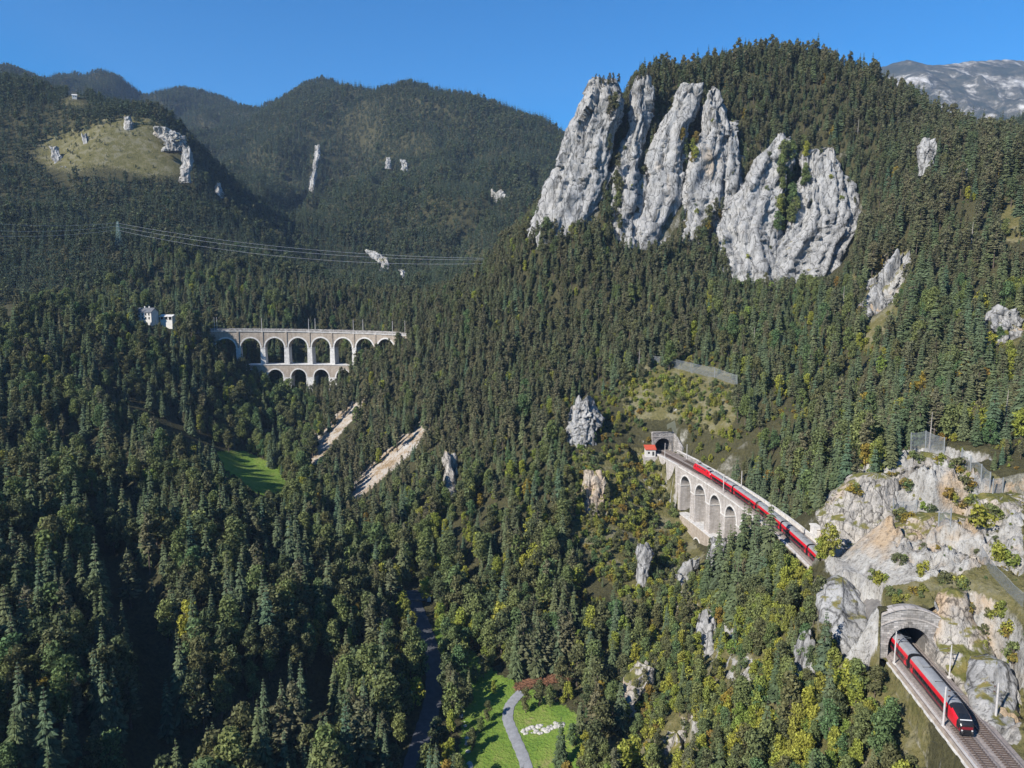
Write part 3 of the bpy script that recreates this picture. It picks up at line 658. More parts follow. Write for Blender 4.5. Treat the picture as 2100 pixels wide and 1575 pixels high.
grid_object('rocky_ground', PXg, PYg, PH, ~pm_, MAT['ground'])
inner = (FXg > NX0 + 10) & (FXg < NX1 - 10) & (FYg > NY0 + 10) & (FYg < NY1 - 10)
FHd = np.where(inner, FHg - 25, FHg - 0.6)
deep = (FXg > NX0 + 60) & (FXg < NX1 - 60) & (FYg > NY0 + 60) & (FYg < NY1 - 60)
kf = ~(deep[:-1, :-1] & deep[1:, 1:])
grid_object('hills', FXg, FYg, FHd, kf, MAT['ground'])
# ------------------------------------------------------------------ rocks
ROCK_MASKS = []                               # outline as seen, depth: trees keep out of it
ROCK_BODY = []                                # footprint discs
def rock(name, label, cat, levels, group=None, thick=0.85, seed=0, rough=1.0, mat='rock', res=1.0, foot=14.0, depth_min=4.0, mask=0.9, flute=1.0, embed=0.0, broken=0.05):
    """A mass of rock standing on the slope. levels: (v, u left, u right, d) from the top down, as seen; every level is a
    rounded section of its real width, set back by its own half depth."""
    L = []
    for (v, ul, ur, d) in levels:
        a = P(ul, v, d); b = P(ur, v, d)
        L.append((a[2], a[0], b[0], (a[1] + b[1]) / 2))
    L.sort(key=lambda r: r[0])
    L = np.array(L)
    z0 = L[0, 0] - foot; L = np.vstack([[z0, L[0, 1] - foot * 0.12, L[0, 2] + foot * 0.12, L[0, 3] - foot * 0.1], L])
    wmid = float(np.mean(L[1:, 2] - L[1:, 1])); H = L[-1, 0] - L[0, 0]
    step = max(0.35, min(1.1, H / 90)) / res
    nz = int(np.clip(H / step, 24, 150)); na = int(np.clip(2.6 * wmid / step, 40, 150))
    Z = np.linspace(L[0, 0], L[-1, 0], nz)
    xl = np.interp(Z, L[:, 0], L[:, 1]); xr = np.interp(Z, L[:, 0], L[:, 2]); yf = np.interp(Z, L[:, 0], L[:, 3])
    q0 = seed * 5.3; wd = (xr - xl)
    xl = xl + wd * 0.11 * fbm(Z / (0.16 * H + 2.5) + q0, q0, 0.5, 3); xr = xr + wd * 0.11 * fbm(Z / (0.16 * H + 2.5) - q0, q0, 7.5, 3)
    a = (xr - xl) / 2; xc = (xl + xr) / 2
    b = np.maximum(a * thick, depth_min) * np.clip((L[-1, 0] - Z) / (0.10 * H) + 0.35, 0, 1) ** 0.5
    th = np.linspace(0, 2 * pi, na, endpoint=False)
    yf = yf + embed * b
    c, s = np.cos(th), np.sin(th); e = 2 / 2.5
    ox = np.sign(c) * np.abs(c) ** e; oy = np.sign(s) * np.abs(s) ** e
    X = xc[:, None] + a[:, None] * ox[None]; Y = (yf + b)[:, None] + b[:, None] * oy[None]; ZZ = np.repeat(Z[:, None], na, 1)
    q = seed * 13.7
    hs = 1 - broken * np.clip(0.55 + 1.3 * fbm(np.cos(th) * 0.9 + q, np.sin(th) * 0.9, q, 2), 0, 1.6)
    ZZ = Z[0] + (ZZ - Z[0]) * hs[None]
    amp = np.minimum(a, 14)[:, None] * rough
    big = fbm(X / 13 + q, Y / 13, ZZ / 22, 3)
    fl = ridged(X / 7.5 + q, Y / 7.5, ZZ / 40 + q, 3) - 0.5
    zs = 4.2 if name == 'rock_tower' else 1.0
    sm = fbm(X / 2.6 - q, Y / 2.6, ZZ / (3.6 * zs), 4)
    blk = np.floor(fbm(X / 6 + q, Y / 6, ZZ / (9 if name != 'rock_tower' else 26), 2) * 5) / 5
    fl2 = ridged(X / 3.1 - q, Y / 3.1, ZZ / 15 + q, 2) - 0.5
    k1 = np.clip(1 - np.abs(noise3(X / 4.6 + q, Y / 4.6, ZZ / (34 * zs) + q)) * 7, 0, 1); k2 = np.clip(1 - np.abs(noise3(X / 2.2 - q, Y / 2.2, ZZ / (11 * zs))) * 6, 0, 1); k3 = np.clip(1 - np.abs(noise3(X / 5.5, Y / 5.5 + q, ZZ / 2.6)) * 8, 0, 1)
    wq = fbm(X / 9, Y / 9, ZZ / 9 + q, 2)
    if name == 'rock_tower':
        # upright slabs split by deep fissures that follow the tower's own lean
        XA = X - xc[:, None] + xc[0] + wq * 0.9; YA = Y - (yf + b)[:, None] + yf[0] + wq * 0.9; ZA = ZZ + wq * 5
        f1 = facets(XA / 6.5 + q, YA / 6.5, ZA / 46.0, 0.7); f2 = facets(XA / 3.0 - q, YA / 3.0, ZA / 17.0, 0.6); f3 = facets(XA / 1.5, YA / 1.5 + q, ZA / 4.5)
        kk1 = np.clip(1 - np.abs(noise3(XA / 6.5 + q, YA / 6.5, ZA / 130)) * 9, 0, 1); kk2 = np.clip(1 - np.abs(noise3(XA / 3.2 - q, YA / 3.2, ZA / 42)) * 7, 0, 1)
        disp = amp * (0.10 * big + 0.10) + 3.4 * f1 + 1.6 * f2 + 0.55 * f3 - 3.2 * kk1 - 1.1 * kk2 - 0.5 * k3
    else:
        f1 = facets(X / 7.5 + q + wq * 0.2, Y / 7.5, ZZ / 12.0); f2 = facets(X / 3.0 - q, Y / 3.0 + wq * 0.3, ZZ / 5.5); f3 = facets(X / 1.5, Y / 1.5 + q, ZZ / 2.4)
        g = np.clip(amp / 13, 0.14, 1.0)
        disp = amp * (0.14 * big + 0.20 * flute * np.minimum(fl, 0.30) + 0.03) + rough * g * (3.4 * f1 + 1.9 * f2 + 0.8 * f3 - 1.5 * k1 - 0.5 * k2)
    nxn = ox / np.maximum(a[:, None], 0.1); nyn = oy / np.maximum(b[:, None], 0.1)
    ln = np.hypot(nxn, nyn); X = X + disp * nxn / ln; Y = Y + disp * nyn / ln
    ZZ = ZZ + fbm(X / 4, Y / 4, ZZ / 4 + q, 3) * 0.9 * np.clip(np.arange(nz) / 6.0, 0, 1)[:, None]
    V = np.stack([X, Y, ZZ], -1).reshape(-1, 3)
    # broken top
    tops = []
    topc = V[-na:].mean(0); ring = V[-na:]
    for f, dz in ((0.6, 0.5), (0.25, 0.9)):
        r = topc + (ring - topc) * f; r[:, 2] += dz * min(a[-1], 2.0) * 0.5 + fbm(r[:, 0] / 2, r[:, 1] / 2, q, 2) * 0.6; tops.append(r)
    V = np.vstack([V] + tops); nr = nz + 2
    k = np.arange(na); k2 = (k + 1) % na
    Q = np.concatenate([np.stack([i * na + k, i * na + k2, (i + 1) * na + k2, (i + 1) * na + k], -1) for i in range(nr - 1)])
    V = np.vstack([V, V[-na:].mean(0)]); ap = len(V) - 1
    T = np.stack([(nr - 1) * na + k, (nr - 1) * na + k2, np.full(na, ap)], -1)
    flat = np.concatenate([Q.ravel(), T.ravel()]); tot = np.r_[np.full(len(Q), 4), np.full(len(T), 3)]; st = np.r_[0, np.cumsum(tot)[:-1]]
    cen = np.array([xc[nz // 3], yf[nz // 3] + b[nz // 3], L[1, 0]])
    me = np_mesh(name, V - cen, flat, st, tot, MAT[mat], False)
    o = link(name, me, None, cen); tag(o, label, cat, group)
    cat_tower = name == 'rock_tower'
    if mask:
        vb = levels[-1][0]; vc = levels[0][0] + (0.90 if cat_tower else 0.92) * (vb - levels[0][0])
        levels = [l for l in levels if l[0] <= vc] + ([(vc, float(np.interp(vc, [l[0] for l in levels], [l[1] for l in levels])), float(np.interp(vc, [l[0] for l in levels], [l[2] for l in levels])), levels[-1][3])])
        pl = [(u0 + (1 - mask) * (u1 - u0) / 2, v) for v, u0, u1, d in levels] + [(u1 - (1 - mask) * (u1 - u0) / 2, v) for v, u0, u1, d in levels[::-1]]
        ROCK_MASKS.append((pl, max(l[3] for l in levels) + 3))
    for i in range(0, nz, 6): ROCK_BODY.append((xc[i], yf[i] + b[i], a[i] * 0.95, b[i] * 0.95, Z[i]))
    return o
for _a, _k in ROCK_DEFS:
    _k = dict(_k)
    if _a[0] == 'crag': _k.update(broken=0.22, rough=1.2, embed=0.15, mask=0.72)
    if _a[0] == 'hillside_rock': _k.update(broken=0.2, rough=1.1, embed=0.7)
    rock(*_a, **_k)

# ------------------------------------------------------------------ trees
def quads_to_arrays(parts):
    V = np.concatenate([p[0] for p in parts]); F4 = []; off = 0
    for v, f in parts:
        F4.append(f + off); off += len(v)
    return V, np.concatenate(F4)
def spruce_crown(rng, H=20.0, R=3.1, levels=24, per=9, bare=0.10, fine=2, droop=0.45):
    """Whorls of drooping fan-shaped sprays round a straight stem."""
    V = []; Q = []
    for k in range(levels):
        t = (k + rng.uniform(-0.3, 0.3)) / levels; t = min(max(t, 0), 0.985)
        z = H * (bare + (1 - bare) * t); r = R * (1 - t) ** 0.82 * (0.35 + 0.65 * min(1, t * 5 + 0.55))
        n = max(4, int(per * (1 - 0.5 * t)))
        a0 = rng.uniform(0, 6.28)
        for j in range(n):
            if rng.rand() < 0.08: continue
            a = a0 + 6.283 * j / n + rng.uniform(-0.25, 0.25); rr = r * rng.uniform(0.68, 1.18) + 0.10
            dz = -rr * droop * rng.uniform(0.6, 1.3) + (0.3 * rr if t > 0.85 else 0)
            for f in range(fine):
                aa = a + (f - (fine - 1) / 2) * 0.34 + rng.uniform(-0.08, 0.08); q = rr * (1.0 if fine == 1 else rng.uniform(0.75, 1.0))
                w = q * 0.22 + 0.12
                ca, sa = cos(aa), sin(aa); b = len(V); s0 = rng.uniform(0.10, 0.35); m = rng.uniform(0.5, 0.68)
                V.append((ca * q * s0, sa * q * s0, z))
                V.append((ca * q * m - sa * w, sa * q * m + ca * w, z + dz * m * 0.95 - 0.14 * w))
                V.append((ca * q, sa * q, z + dz))
                V.append((ca * q * m + sa * w, sa * q * m - ca * w, z + dz * m * 0.95 - 0.14 * w))
                V.append((ca * q * m, sa * q * m, z + dz * m * 0.6 + 0.25 * w))
                Q += [(b, b + 4, b + 1, b + 1), (b + 1, b + 4, b + 2, b + 2), (b, b + 3, b + 4, b + 4), (b + 4, b + 3, b + 2, b + 2)]
    V.append((0, 0, H * 1.0)); V.append((0.16, 0, H * 0.95)); V.append((-0.10, 0.12, H * 0.95)); V.append((-0.1, -0.12, H * 0.95)); b = len(V) - 4
    Q += [(b, b + 1, b + 2, b + 2), (b, b + 2, b + 3, b + 3), (b, b + 3, b + 1, b + 1)]
    return V, [q[:3] for q in Q]
def clump_crown(rng, clumps, leaves, size):
    """clumps: (x, y, z, radius). Small leaf sprays over each clump's shell."""
    V = []; Fs = []
    for (x, y, z, r) in clumps:
        n = int(leaves * max(0.4, r) ** 1.3)
        for _ in range(n):
            d = rng.normal(size=3); d /= np.linalg.norm(d)
            if d[2] < -0.55 and rng.rand() < 0.6: d[2] *= -1
            q = r * rng.uniform(0.62, 1.08); c = np.array([x, y, z]) + d * q * np.array([1, 1, 0.82])
            nrm = d + rng.normal(size=3) * 0.55; nrm /= np.linalg.norm(nrm)
            t = np.cross(nrm, rng.normal(size=3)); t /= np.linalg.norm(t); w = np.cross(nrm, t); s = size * rng.uniform(0.6, 1.35)
            b = len(V)
            V += [c - t * s, c + w * s * 0.62, c + t * s, c - w * s * 0.62]; Fs.append((b, b + 1, b + 2, b + 3))
    return V, Fs
def broad_clumps(rng, H, R, n, squash=1.0, base=0.25):
    out = []
    for i in range(n):
        t = (i + 0.5) / n; z = H * (base + (0.93 - base) * t)
        r = R * (sin(pi * (0.12 + 0.86 * t)) ** 0.65) * 0.72
        a = rng.uniform(0, 6.28); q = r * rng.uniform(0.35, 1.0)
        out.append((q * cos(a), q * sin(a), z, R * rng.uniform(0.30, 0.50) * squash))
    return out
def trunk_mesh(name, H, r, mat, limbs=0, rng=None, R=3.0, base=0.3, n=6):
    m = MB(); wob = [(0, 0, -1.5), (0.05 * r, 0.1 * r, H * 0.35), (0.2 * r, -0.1 * r, H * 0.7), (0, 0, H * 0.97)]
    m.tube(wob, [r * 1.25, r * 0.9, r * 0.5, r * 0.12], n)
    for i in range(limbs):
        z = H * (base + 0.6 * i / limbs); a = rng.uniform(0, 6.28); L = R * rng.uniform(0.5, 0.8)
        m.tube([(0, 0, z), (L * 0.5 * cos(a), L * 0.5 * sin(a), z + L * 0.35), (L * cos(a), L * sin(a), z + L * 0.9)], [r * 0.4, r * 0.25, r * 0.08], 4)
    return m.mesh(name, mat)
PROTO = []            # (kind name, height, radius, trunk mesh, crown mesh)
def proto(kind, H, R, trunk, crown):
    PROTO.append((kind, H, R, trunk, crown)); return len(PROTO) - 1
def raw_mesh(name, V, Fs, mat):
    me = bpy.data.meshes.new(name); me.from_pydata([tuple(p) for p in V], [], Fs); me.materials.append(mat); me.update(); return me
rg = np.random.RandomState(11)
KIND = {}
KIND['spruce'] = []
for H, R, lv, per, br in ((19, 3.7, 24, 10, 0.05), (22, 3.9, 26, 10, 0.10), (16, 3.6, 20, 10, 0.03), (20, 3.2, 24, 9, 0.12)):
    V, Fs = spruce_crown(rg, H, R, lv, per, br)
    KIND['spruce'].append(proto('spruce_tree', H, R, trunk_mesh('trunk', H, 0.26, MAT['bark']), raw_mesh('crown', V, Fs, MAT['spruce'])))
KIND['pine'] = []
for H, R, n, base in ((18, 3.0, 15, 0.38), (20, 3.2, 16, 0.45), (16, 2.8, 14, 0.25)):
    cl = [(x, y, z, r * 0.8) for x, y, z, r in broad_clumps(rg, H, R, n, 0.95, base)]
    V, Fs = clump_crown(rg, cl, 52, 0.42)
    V2, F2 = spruce_crown(rg, H, R * 1.05, 15, 7, base * 0.8, 1, 0.12)
    b = len(V); V = list(V) + list(V2); Fs = list(Fs) + [tuple(i + b for i in f) for f in F2]
    KIND['pine'].append(proto('pine_tree', H, R, trunk_mesh('trunk', H, 0.24, MAT['bark'], 5, rg, R, base), raw_mesh('crown', V, Fs, MAT['pine'])))
def broad(kind, mat, specs, leaves=36, size=0.42, name='broadleaf_tree'):
    KIND[kind] = []
    for H, R, n, base in specs:
        V, Fs = clump_crown(rg, broad_clumps(rg, H, R, n, 1.0, base), leaves, size)
        KIND[kind].append(proto(name, H, R, trunk_mesh('trunk', H * 0.9, 0.24 * R / 3.5, MAT['bark'], 6, rg, R, base), raw_mesh('crown', V, Fs, MAT[mat])))
broad('leafg', 'leafg', ((15, 4.0, 26, 0.22), (17, 4.2, 28, 0.25), (13, 3.8, 24, 0.15)))
broad('leafd', 'leafd', ((15, 3.6, 26, 0.22), (16, 3.4, 26, 0.2)))
broad('leafy', 'leafy', ((11, 3.4, 22, 0.12), (13, 3.3, 24, 0.16)))
broad('leafo', 'leafo', ((10, 3.1, 20, 0.12),))
broad('shrubg', 'leafg', ((3.4, 2.0, 9, 0.1), (2.6, 1.9, 8, 0.1)), 60, 0.26, 'shrub')
broad('shruby', 'leafy', ((3.2, 2.0, 9, 0.1), (2.4, 1.8, 8, 0.1)), 60, 0.26, 'shrub')
broad('shrubo', 'leafo', ((2.6, 1.8, 8, 0.1),), 60, 0.26, 'shrub')
broad('shrubd', 'leafd', ((3.0, 1.9, 9, 0.1),), 60, 0.26, 'shrub')
KIND['farc'] = []
for H, R in ((18, 3.6), (21, 3.7), (15, 3.6)):
    V, Fs = spruce_crown(rg, H, R, 11, 7, 0.05, 1, 0.5)
    KIND['farc'].append(proto('far_tree', H, R, None, raw_mesh('crown', V, Fs, MAT['farc'])))
KIND['farb'] = []
for H, R in ((15, 4.2), (13, 3.9)):
    V, Fs = clump_crown(rg, broad_clumps(rg, H, R, 14, 1.1, 0.2), 9, 0.85)
    KIND['farb'].append(proto('far_tree', H, R, None, raw_mesh('crown', V, Fs, MAT['farb'])))
# one mesh of trunk and crown per kind, for the massed woods
def join_meshes(name, a, b):
    if a is None: return b
    va = np.empty(len(a.vertices) * 3); a.vertices.foreach_get('co', va); vb = np.empty(len(b.vertices) * 3); b.vertices.foreach_get('co', vb)
    fa = [tuple(p.vertices) for p in a.polygons]; fb = [tuple(i + len(a.vertices) for i in p.vertices) for p in b.polygons]
    me = bpy.data.meshes.new(name); me.from_pydata(np.r_[va, vb].reshape(-1, 3).tolist(), [], fa + fb)
    me.materials.append(a.materials[0]); me.materials.append(b.materials[0])
    me.polygons.foreach_set('material_index', np.r_[np.zeros(len(fa), int), np.ones(len(fb), int)]); me.update(); return me
WHOLE = []
for i, (k, H, R, tr, cr) in enumerate(PROTO):
    WHOLE.append(bpy.data.objects.new('whole_' + k, join_meshes('whole_' + k, tr, cr)))

def forest(name, label, idx, X, Y, Z, S, ROT, cat='wood'):
    """One object: every tree of a mass stands on its own point of the ground. idx picks the kind of tree."""
    used = sorted(set(int(i) for i in idx))
    me = bpy.data.meshes.new(name); n = len(X)
    me.vertices.add(n); me.vertices.foreach_set('co', np.stack([X, Y, Z], -1).astype(np.float32).ravel())
    for nm, typ, arr in (('pick', 'INT', np.array([used.index(int(i)) for i in idx], np.int32)), ('size', 'FLOAT', S.astype(np.float32)), ('turn', 'FLOAT', ROT.astype(np.float32))):
        a = me.attributes.new(nm, typ, 'POINT'); a.data.foreach_set('value', arr)
    o = link(name, me); tag(o, label, cat, kind='stuff')
    ng = bpy.data.node_groups.new(name, 'GeometryNodeTree')
    ng.interface.new_socket('Geometry', in_out='INPUT', socket_type='NodeSocketGeometry'); ng.interface.new_socket('Geometry', in_out='OUTPUT', socket_type='NodeSocketGeometry')
    gi = ng.nodes.new('NodeGroupInput'); go = ng.nodes.new('NodeGroupOutput')
    g2i = ng.nodes.new('GeometryNodeGeometryToInstance')
    for k in reversed(used):
        oi = ng.nodes.new('GeometryNodeObjectInfo'); oi.inputs['Object'].default_value = WHOLE[k]
        ng.links.new(oi.outputs['Geometry'], g2i.inputs[0])
    def attr(nm, typ):
        a = ng.nodes.new('GeometryNodeInputNamedAttribute'); a.data_type = typ; a.inputs[0].default_value = nm; return a.outputs['Attribute']
    iop = ng.nodes.new('GeometryNodeInstanceOnPoints')
    ng.links.new(gi.outputs[0], iop.inputs['Points']); ng.links.new(g2i.outputs[0], iop.inputs['Instance'])
    iop.inputs['Pick Instance'].default_value = True
    ng.links.new(attr('pick', 'INT'), iop.inputs['Instance Index'])
    cx = ng.nodes.new('ShaderNodeCombineXYZ'); ng.links.new(attr('turn', 'FLOAT'), cx.inputs[2]); ng.links.new(cx.outputs[0], iop.inputs['Rotation'])
    ng.links.new(attr('size', 'FLOAT'), iop.inputs['Scale'])
    ng.links.new(iop.outputs[0], go.inputs[0])
    md = o.modifiers.new('trees', 'NODES'); md.node_group = ng
    return o

# places trees keep clear of, as seen, with the depth they must not stand in front of
CLEAR = [([(425, 662), (810, 668), (812, 690), (770, 698), (706, 704), (698, 742), (680, 758), (640, 758), (600, 745), (560, 735), (520, 724), (480, 702), (440, 690)], 540),
    ([(1325, 865), (1410, 868), (1424, 930), (1500, 985), (1690, 1120), (1660, 1125), (1565, 1078), (1540, 1078), (1500, 1104), (1480, 1130), (1440, 1150), (1415, 1140), (1400, 1085), (1388, 1030), (1365, 1000), (1345, 938), (1314, 934), (1314, 905)], 335),
    ([(1612, 1078), (1650, 1090), (1720, 1168), (1745, 1190), (1690, 1182), (1625, 1128)], 216),
    ([(1788, 1245), (1915, 1250), (1925, 1340), (2000, 1435), (2100, 1530), (2100, 1575), (1990, 1575), (1908, 1460), (1848, 1385), (1798, 1340)], 158),
    ([(448, 928), (500, 932), (590, 985), (572, 1006), (525, 1003), (470, 965)], 445),
    ([(965, 1365), (1012, 1392), (1060, 1430), (1150, 1440), (1170, 1490), (1150, 1575), (955, 1575)], 240),
    ([(835, 1215), (885, 1215), (900, 1300), (908, 1400), (890, 1480), (855, 1575), (808, 1575), (850, 1480), (868, 1400), (862, 1310), (848, 1260)], 295),
    ([(276, 622), (364, 632), (360, 660), (284, 656)], 510),
    ([(722, 830), (738, 838), (688, 900), (652, 945), (628, 945), (668, 880)], 480), ([(862, 862), (878, 870), (815, 938), (742, 1008), (716, 1008), (766, 950), (818, 900)], 420),
    ([(1056, 1396), (1100, 1380), (1176, 1374), (1176, 1392), (1110, 1420), (1058, 1416)], 232),
    ([(1336, 728), (1420, 745), (1518, 775), (1512, 785), (1420, 765), (1336, 752)], 385),
    ([(238, 455), (252, 455), (254, 512), (236, 512)], 665), ([(1865, 886), (1940, 890), (1940, 925), (1870, 930)], 214), ([(1980, 930), (2060, 985), (2050, 1010), (1980, 960)], 208),
    ([(1690, 1105), (2000, 1120), (2030, 1190), (1960, 1215), (1800, 1215), (1690, 1190)], 190), ([(1800, 930), (1960, 925), (2010, 1000), (2000, 1060), (1740, 1060), (1730, 990)], 205),
    ([(2010, 1130), (2100, 1230), (2100, 1250), (2020, 1180)], 168), ([(1910, 1230), (2020, 1300), (2090, 1440), (2090, 1500), (2010, 1440), (1930, 1340)], 156)]
BARE = [[(450, 928), (505, 928), (592, 985), (575, 1008), (520, 1005), (462, 970)], G_GRASS[1]] + [G_DRY[1], G_LITTER[0]]
rt = np.random.RandomState(23)
def jitter_grid(x0, x1, y0, y1, s):
    X, Y = np.meshgrid(np.arange(x0, x1, s), np.arange(y0, y1, s)); X = X.ravel() + rt.uniform(-0.48, 0.48, X.size) * s; Y = Y.ravel() + rt.uniform(-0.48, 0.48, Y.size) * s
    return X, Y
def choose(n, table):
    ks = list(table); p = np.array([table[k] for k in ks], float); p /= p.sum()
    return np.array(ks, object)[rt.choice(len(ks), n, p=p)]
def slope(X, Y, e=3.0):
    return np.hypot(hq(X + e, Y) - hq(X - e, Y), hq(X, Y + e) - hq(X, Y - e)) / (2 * e)
ROADS = []                                    # filled by the road builders: (points, half width)
def near_line(X, Y, pts, w):
    m = np.zeros(len(X), bool); p = np.asarray(pts)[:, :2]
    for a, b in zip(p[:-1], p[1:]):
        ab = b - a; t = np.clip(((X - a[0]) * ab[0] + (Y - a[1]) * ab[1]) / (ab @ ab), 0, 1)
        m |= np.hypot(X - a[0] - t * ab[0], Y - a[1] - t * ab[1]) < w
    return m
def keep_clear(X, Y, Z, Hh, R):
    """False for trees that would stand on or in front of something that shows."""
    ok = np.ones(len(X), bool)
    for k in (0.35, 0.65, 0.95):
        u, v, d = project(X, Y, Z + Hh * k)
        for poly, D in CLEAR: ok &= ~(in_poly(u, v, poly) & (d < D))
        for poly, D in ROCK_MASKS: ok &= ~(in_poly(u, v, poly) & (d < D))
    u0, v0, d0 = project(X, Y, Z)
    for poly in BARE: ok &= ~in_poly(u0, v0, poly)
    off = np.abs(X - tx(Y)); cut = (Y > 60) & (Y < PORTAL_B) & ~((Y > PORTAL_A + 4) & (Y < TUNNEL_A_END - 3))
    ok &= ~(cut & (off < np.where(X < tx(Y), 6.4, 8.0) + 0.5 * R)); ok &= ~((Y >= PORTAL_B) & (Y < PORTAL_B + 12) & (off < 7))
    for bx, by, ba, bb, bz in ROCK_BODY:
        ok &= ~((((X - bx) / ba) ** 2 + ((Y - by) / bb) ** 2 < 1) & (Z < bz + 2))
    for pts, w in ROADS: ok &= ~near_line(X, Y, pts, w)
    return ok
# ------------------------------------------------------------------ materials of built things
def masonry(name, c1, c2, joint, sx=0.55, sy=0.4, wear=0.5):
    """Coursed stone: blocks of differing tone with sunken joints, streaked with dirt."""
    m, nt, out = new_mat(name)
    tc = nt.nodes.new('ShaderNodeNewGeometry')
    sep = nt.nodes.new('ShaderNodeSeparateXYZ'); nt.links.new(tc.outputs['Position'], sep.inputs[0])
    hx = mathn(nt, 'ADD', sep.outputs[0], mathn(nt, 'MULTIPLY', sep.outputs[1], 0.93))
    cb = nt.nodes.new('ShaderNodeCombineXYZ'); nt.links.new(hx, cb.inputs[0]); nt.links.new(sep.outputs[2], cb.inputs[1])
    br = nt.nodes.new('ShaderNodeTexBrick'); nt.links.new(cb.outputs[0], br.inputs['Vector'])
    br.inputs['Scale'].default_value = 1.0; br.inputs['Brick Width'].default_value = sx; br.inputs['Row Height'].default_value = sy
    br.inputs['Mortar Size'].default_value = 0.025; br.inputs['Color1'].default_value = (*c1, 1); br.inputs['Color2'].default_value = (*c2, 1); br.inputs['Mortar'].default_value = (*joint, 1)
    vec, _ = world_pos(nt, (0.5, 0.5, 0.12)); n = noise_node(nt, 1.0, 6, 0.65, vec)
    dirt = ramp(nt, n.outputs[0], [(0.32, (0.45, 0.42, 0.38)), (0.62, (1, 1, 1))]).outputs[0]
    c = mixc(nt, wear, br.outputs['Color'], dirt, 'MULTIPLY')
    b = principled(nt, out, c, 0.92, 0, 0.15)
    bump(nt, b, mathn(nt, 'ADD', br.outputs['Fac'], mathn(nt, 'MULTIPLY', n.outputs[0], -0.6)), -0.5, 0.15)
    return m
MAT['pale_stone'] = masonry('pale_dressed_stone', (0.50, 0.46, 0.43), (0.38, 0.35, 0.32), (0.26, 0.24, 0.22), 1.2, 0.6, 0.6)
MAT['grey_stone'] = masonry('grey_rubble_stone', (0.44, 0.415, 0.39), (0.20, 0.19, 0.18), (0.15, 0.14, 0.13), 0.85, 0.5, 0.7)
MAT['beige_stone'] = masonry('beige_rubble_stone', (0.42, 0.36, 0.295), (0.32, 0.27, 0.22), (0.30, 0.265, 0.225), 0.9, 0.5, 0.55)
MAT['white_stone'] = plain('white_stone', (0.56, 0.54, 0.51), 0.9, 0, 0.35, 0.7)
MAT['dark_stone'] = plain('tunnel_shade_stone', (0.045, 0.042, 0.04), 0.95, 0, 0.4, 0.8)  # near-black, tunnel darkness put into the colour; no part carries it
MAT['lining'] = plain('tunnel_lining', (0.16, 0.15, 0.14), 0.95, 0, 0.4, 0.5)  # plain stone tone, darker than the outer masonry
MAT['ballast'] = plain('ballast', (0.25, 0.215, 0.195), 0.95, 0, 0.45, 2.2)
MAT['sleeper'] = plain('sleeper', (0.095, 0.068, 0.055), 0.9, 0, 0.3, 1.5)
MAT['rail'] = plain('rail_steel', (0.25, 0.20, 0.17), 0.45, 0.6, 0.25, 1.0)
MAT['red'] = plain('red_paint', (0.56, 0.010, 0.022), 0.32, 0, 0.12, 0.4, 0.5)
MAT['dark_red'] = plain('dark_red_paint', (0.16, 0.010, 0.018), 0.35, 0, 0.15, 0.4, 0.5)
MAT['roof_grey'] = plain('grey_roof_paint', (0.25, 0.255, 0.26), 0.5, 0, 0.2, 0.7)
MAT['black'] = plain('black_paint', (0.016, 0.016, 0.018), 0.35, 0, 0.2, 0.7, 0.5)
MAT['under'] = plain('underframe', (0.045, 0.042, 0.042), 0.8, 0, 0.3, 1.0)
MAT['light_grey'] = plain('light_grey_paint', (0.55, 0.55, 0.55), 0.5, 0, 0.1)
def glass_mat():
    m, nt, out = new_mat('tinted_glass'); principled(nt, out, (0.012, 0.014, 0.017), 0.08, 0, 0.7); return m
MAT['glass'] = glass_mat()
MAT['concrete_pole'] = plain('concrete_pole', (0.46, 0.44, 0.42), 0.85, 0, 0.25, 1.0)
MAT['steel'] = plain('galvanised_steel', (0.36, 0.38, 0.39), 0.5, 0.5, 0.2, 1.0)
MAT['green_steel'] = plain('green_tower_steel', (0.24, 0.33, 0.29), 0.6, 0.2, 0.2, 1.0)
MAT['wire'] = plain('aluminium_wire', (0.62, 0.64, 0.66), 0.4, 0.6, 0.05)
MAT['insulator'] = plain('brown_insulator', (0.10, 0.05, 0.035), 0.3, 0, 0.1)
MAT['white_wall'] = plain('white_render', (0.55, 0.53, 0.49), 0.9, 0, 0.15, 0.5)
MAT['slate'] = plain('slate_roof', (0.12, 0.125, 0.135), 0.8, 0, 0.25, 0.8)
MAT['red_roof'] = plain('red_roof_sheet', (0.50, 0.085, 0.045), 0.6, 0, 0.2, 1.2)
MAT['asphalt'] = plain('asphalt', (0.070, 0.073, 0.082), 0.9, 0, 0.3, 0.5)
MAT['path'] = plain('grey_path_gravel', (0.23, 0.235, 0.245), 0.95, 0, 0.25, 0.8)
MAT['boulder'] = plain('white_boulder', (0.40, 0.385, 0.355), 0.95, 0, 0.35, 1.2)
MAT['branches'] = plain('dead_branches', (0.23, 0.115, 0.065), 0.95, 0, 0.55, 1.3)
def net_mat():
    m, nt, out = new_mat('wire_net')
    vec, _ = world_pos(nt, (1.4, 1.4, 1.4)); n = noise_node(nt, 1.0, 4, 0.6, vec)
    d = N(nt, 'BsdfDiffuse'); d.inputs[0].default_value = (0.24, 0.26, 0.28, 1)
    t = N(nt, 'BsdfTransparent'); mx = N(nt, 'MixShader')
    f = ramp(nt, n.outputs[0], [(0.3, (0.22, 0.22, 0.22)), (0.7, (0.46, 0.46, 0.46))])
    nt.links.new(f.outputs[0], mx.inputs[0]); nt.links.new(t.outputs[0], mx.inputs[1]); nt.links.new(d.outputs[0], mx.inputs[2]); nt.links.new(mx.outputs[0], out.inputs[0]); return m
MAT['net'] = net_mat()

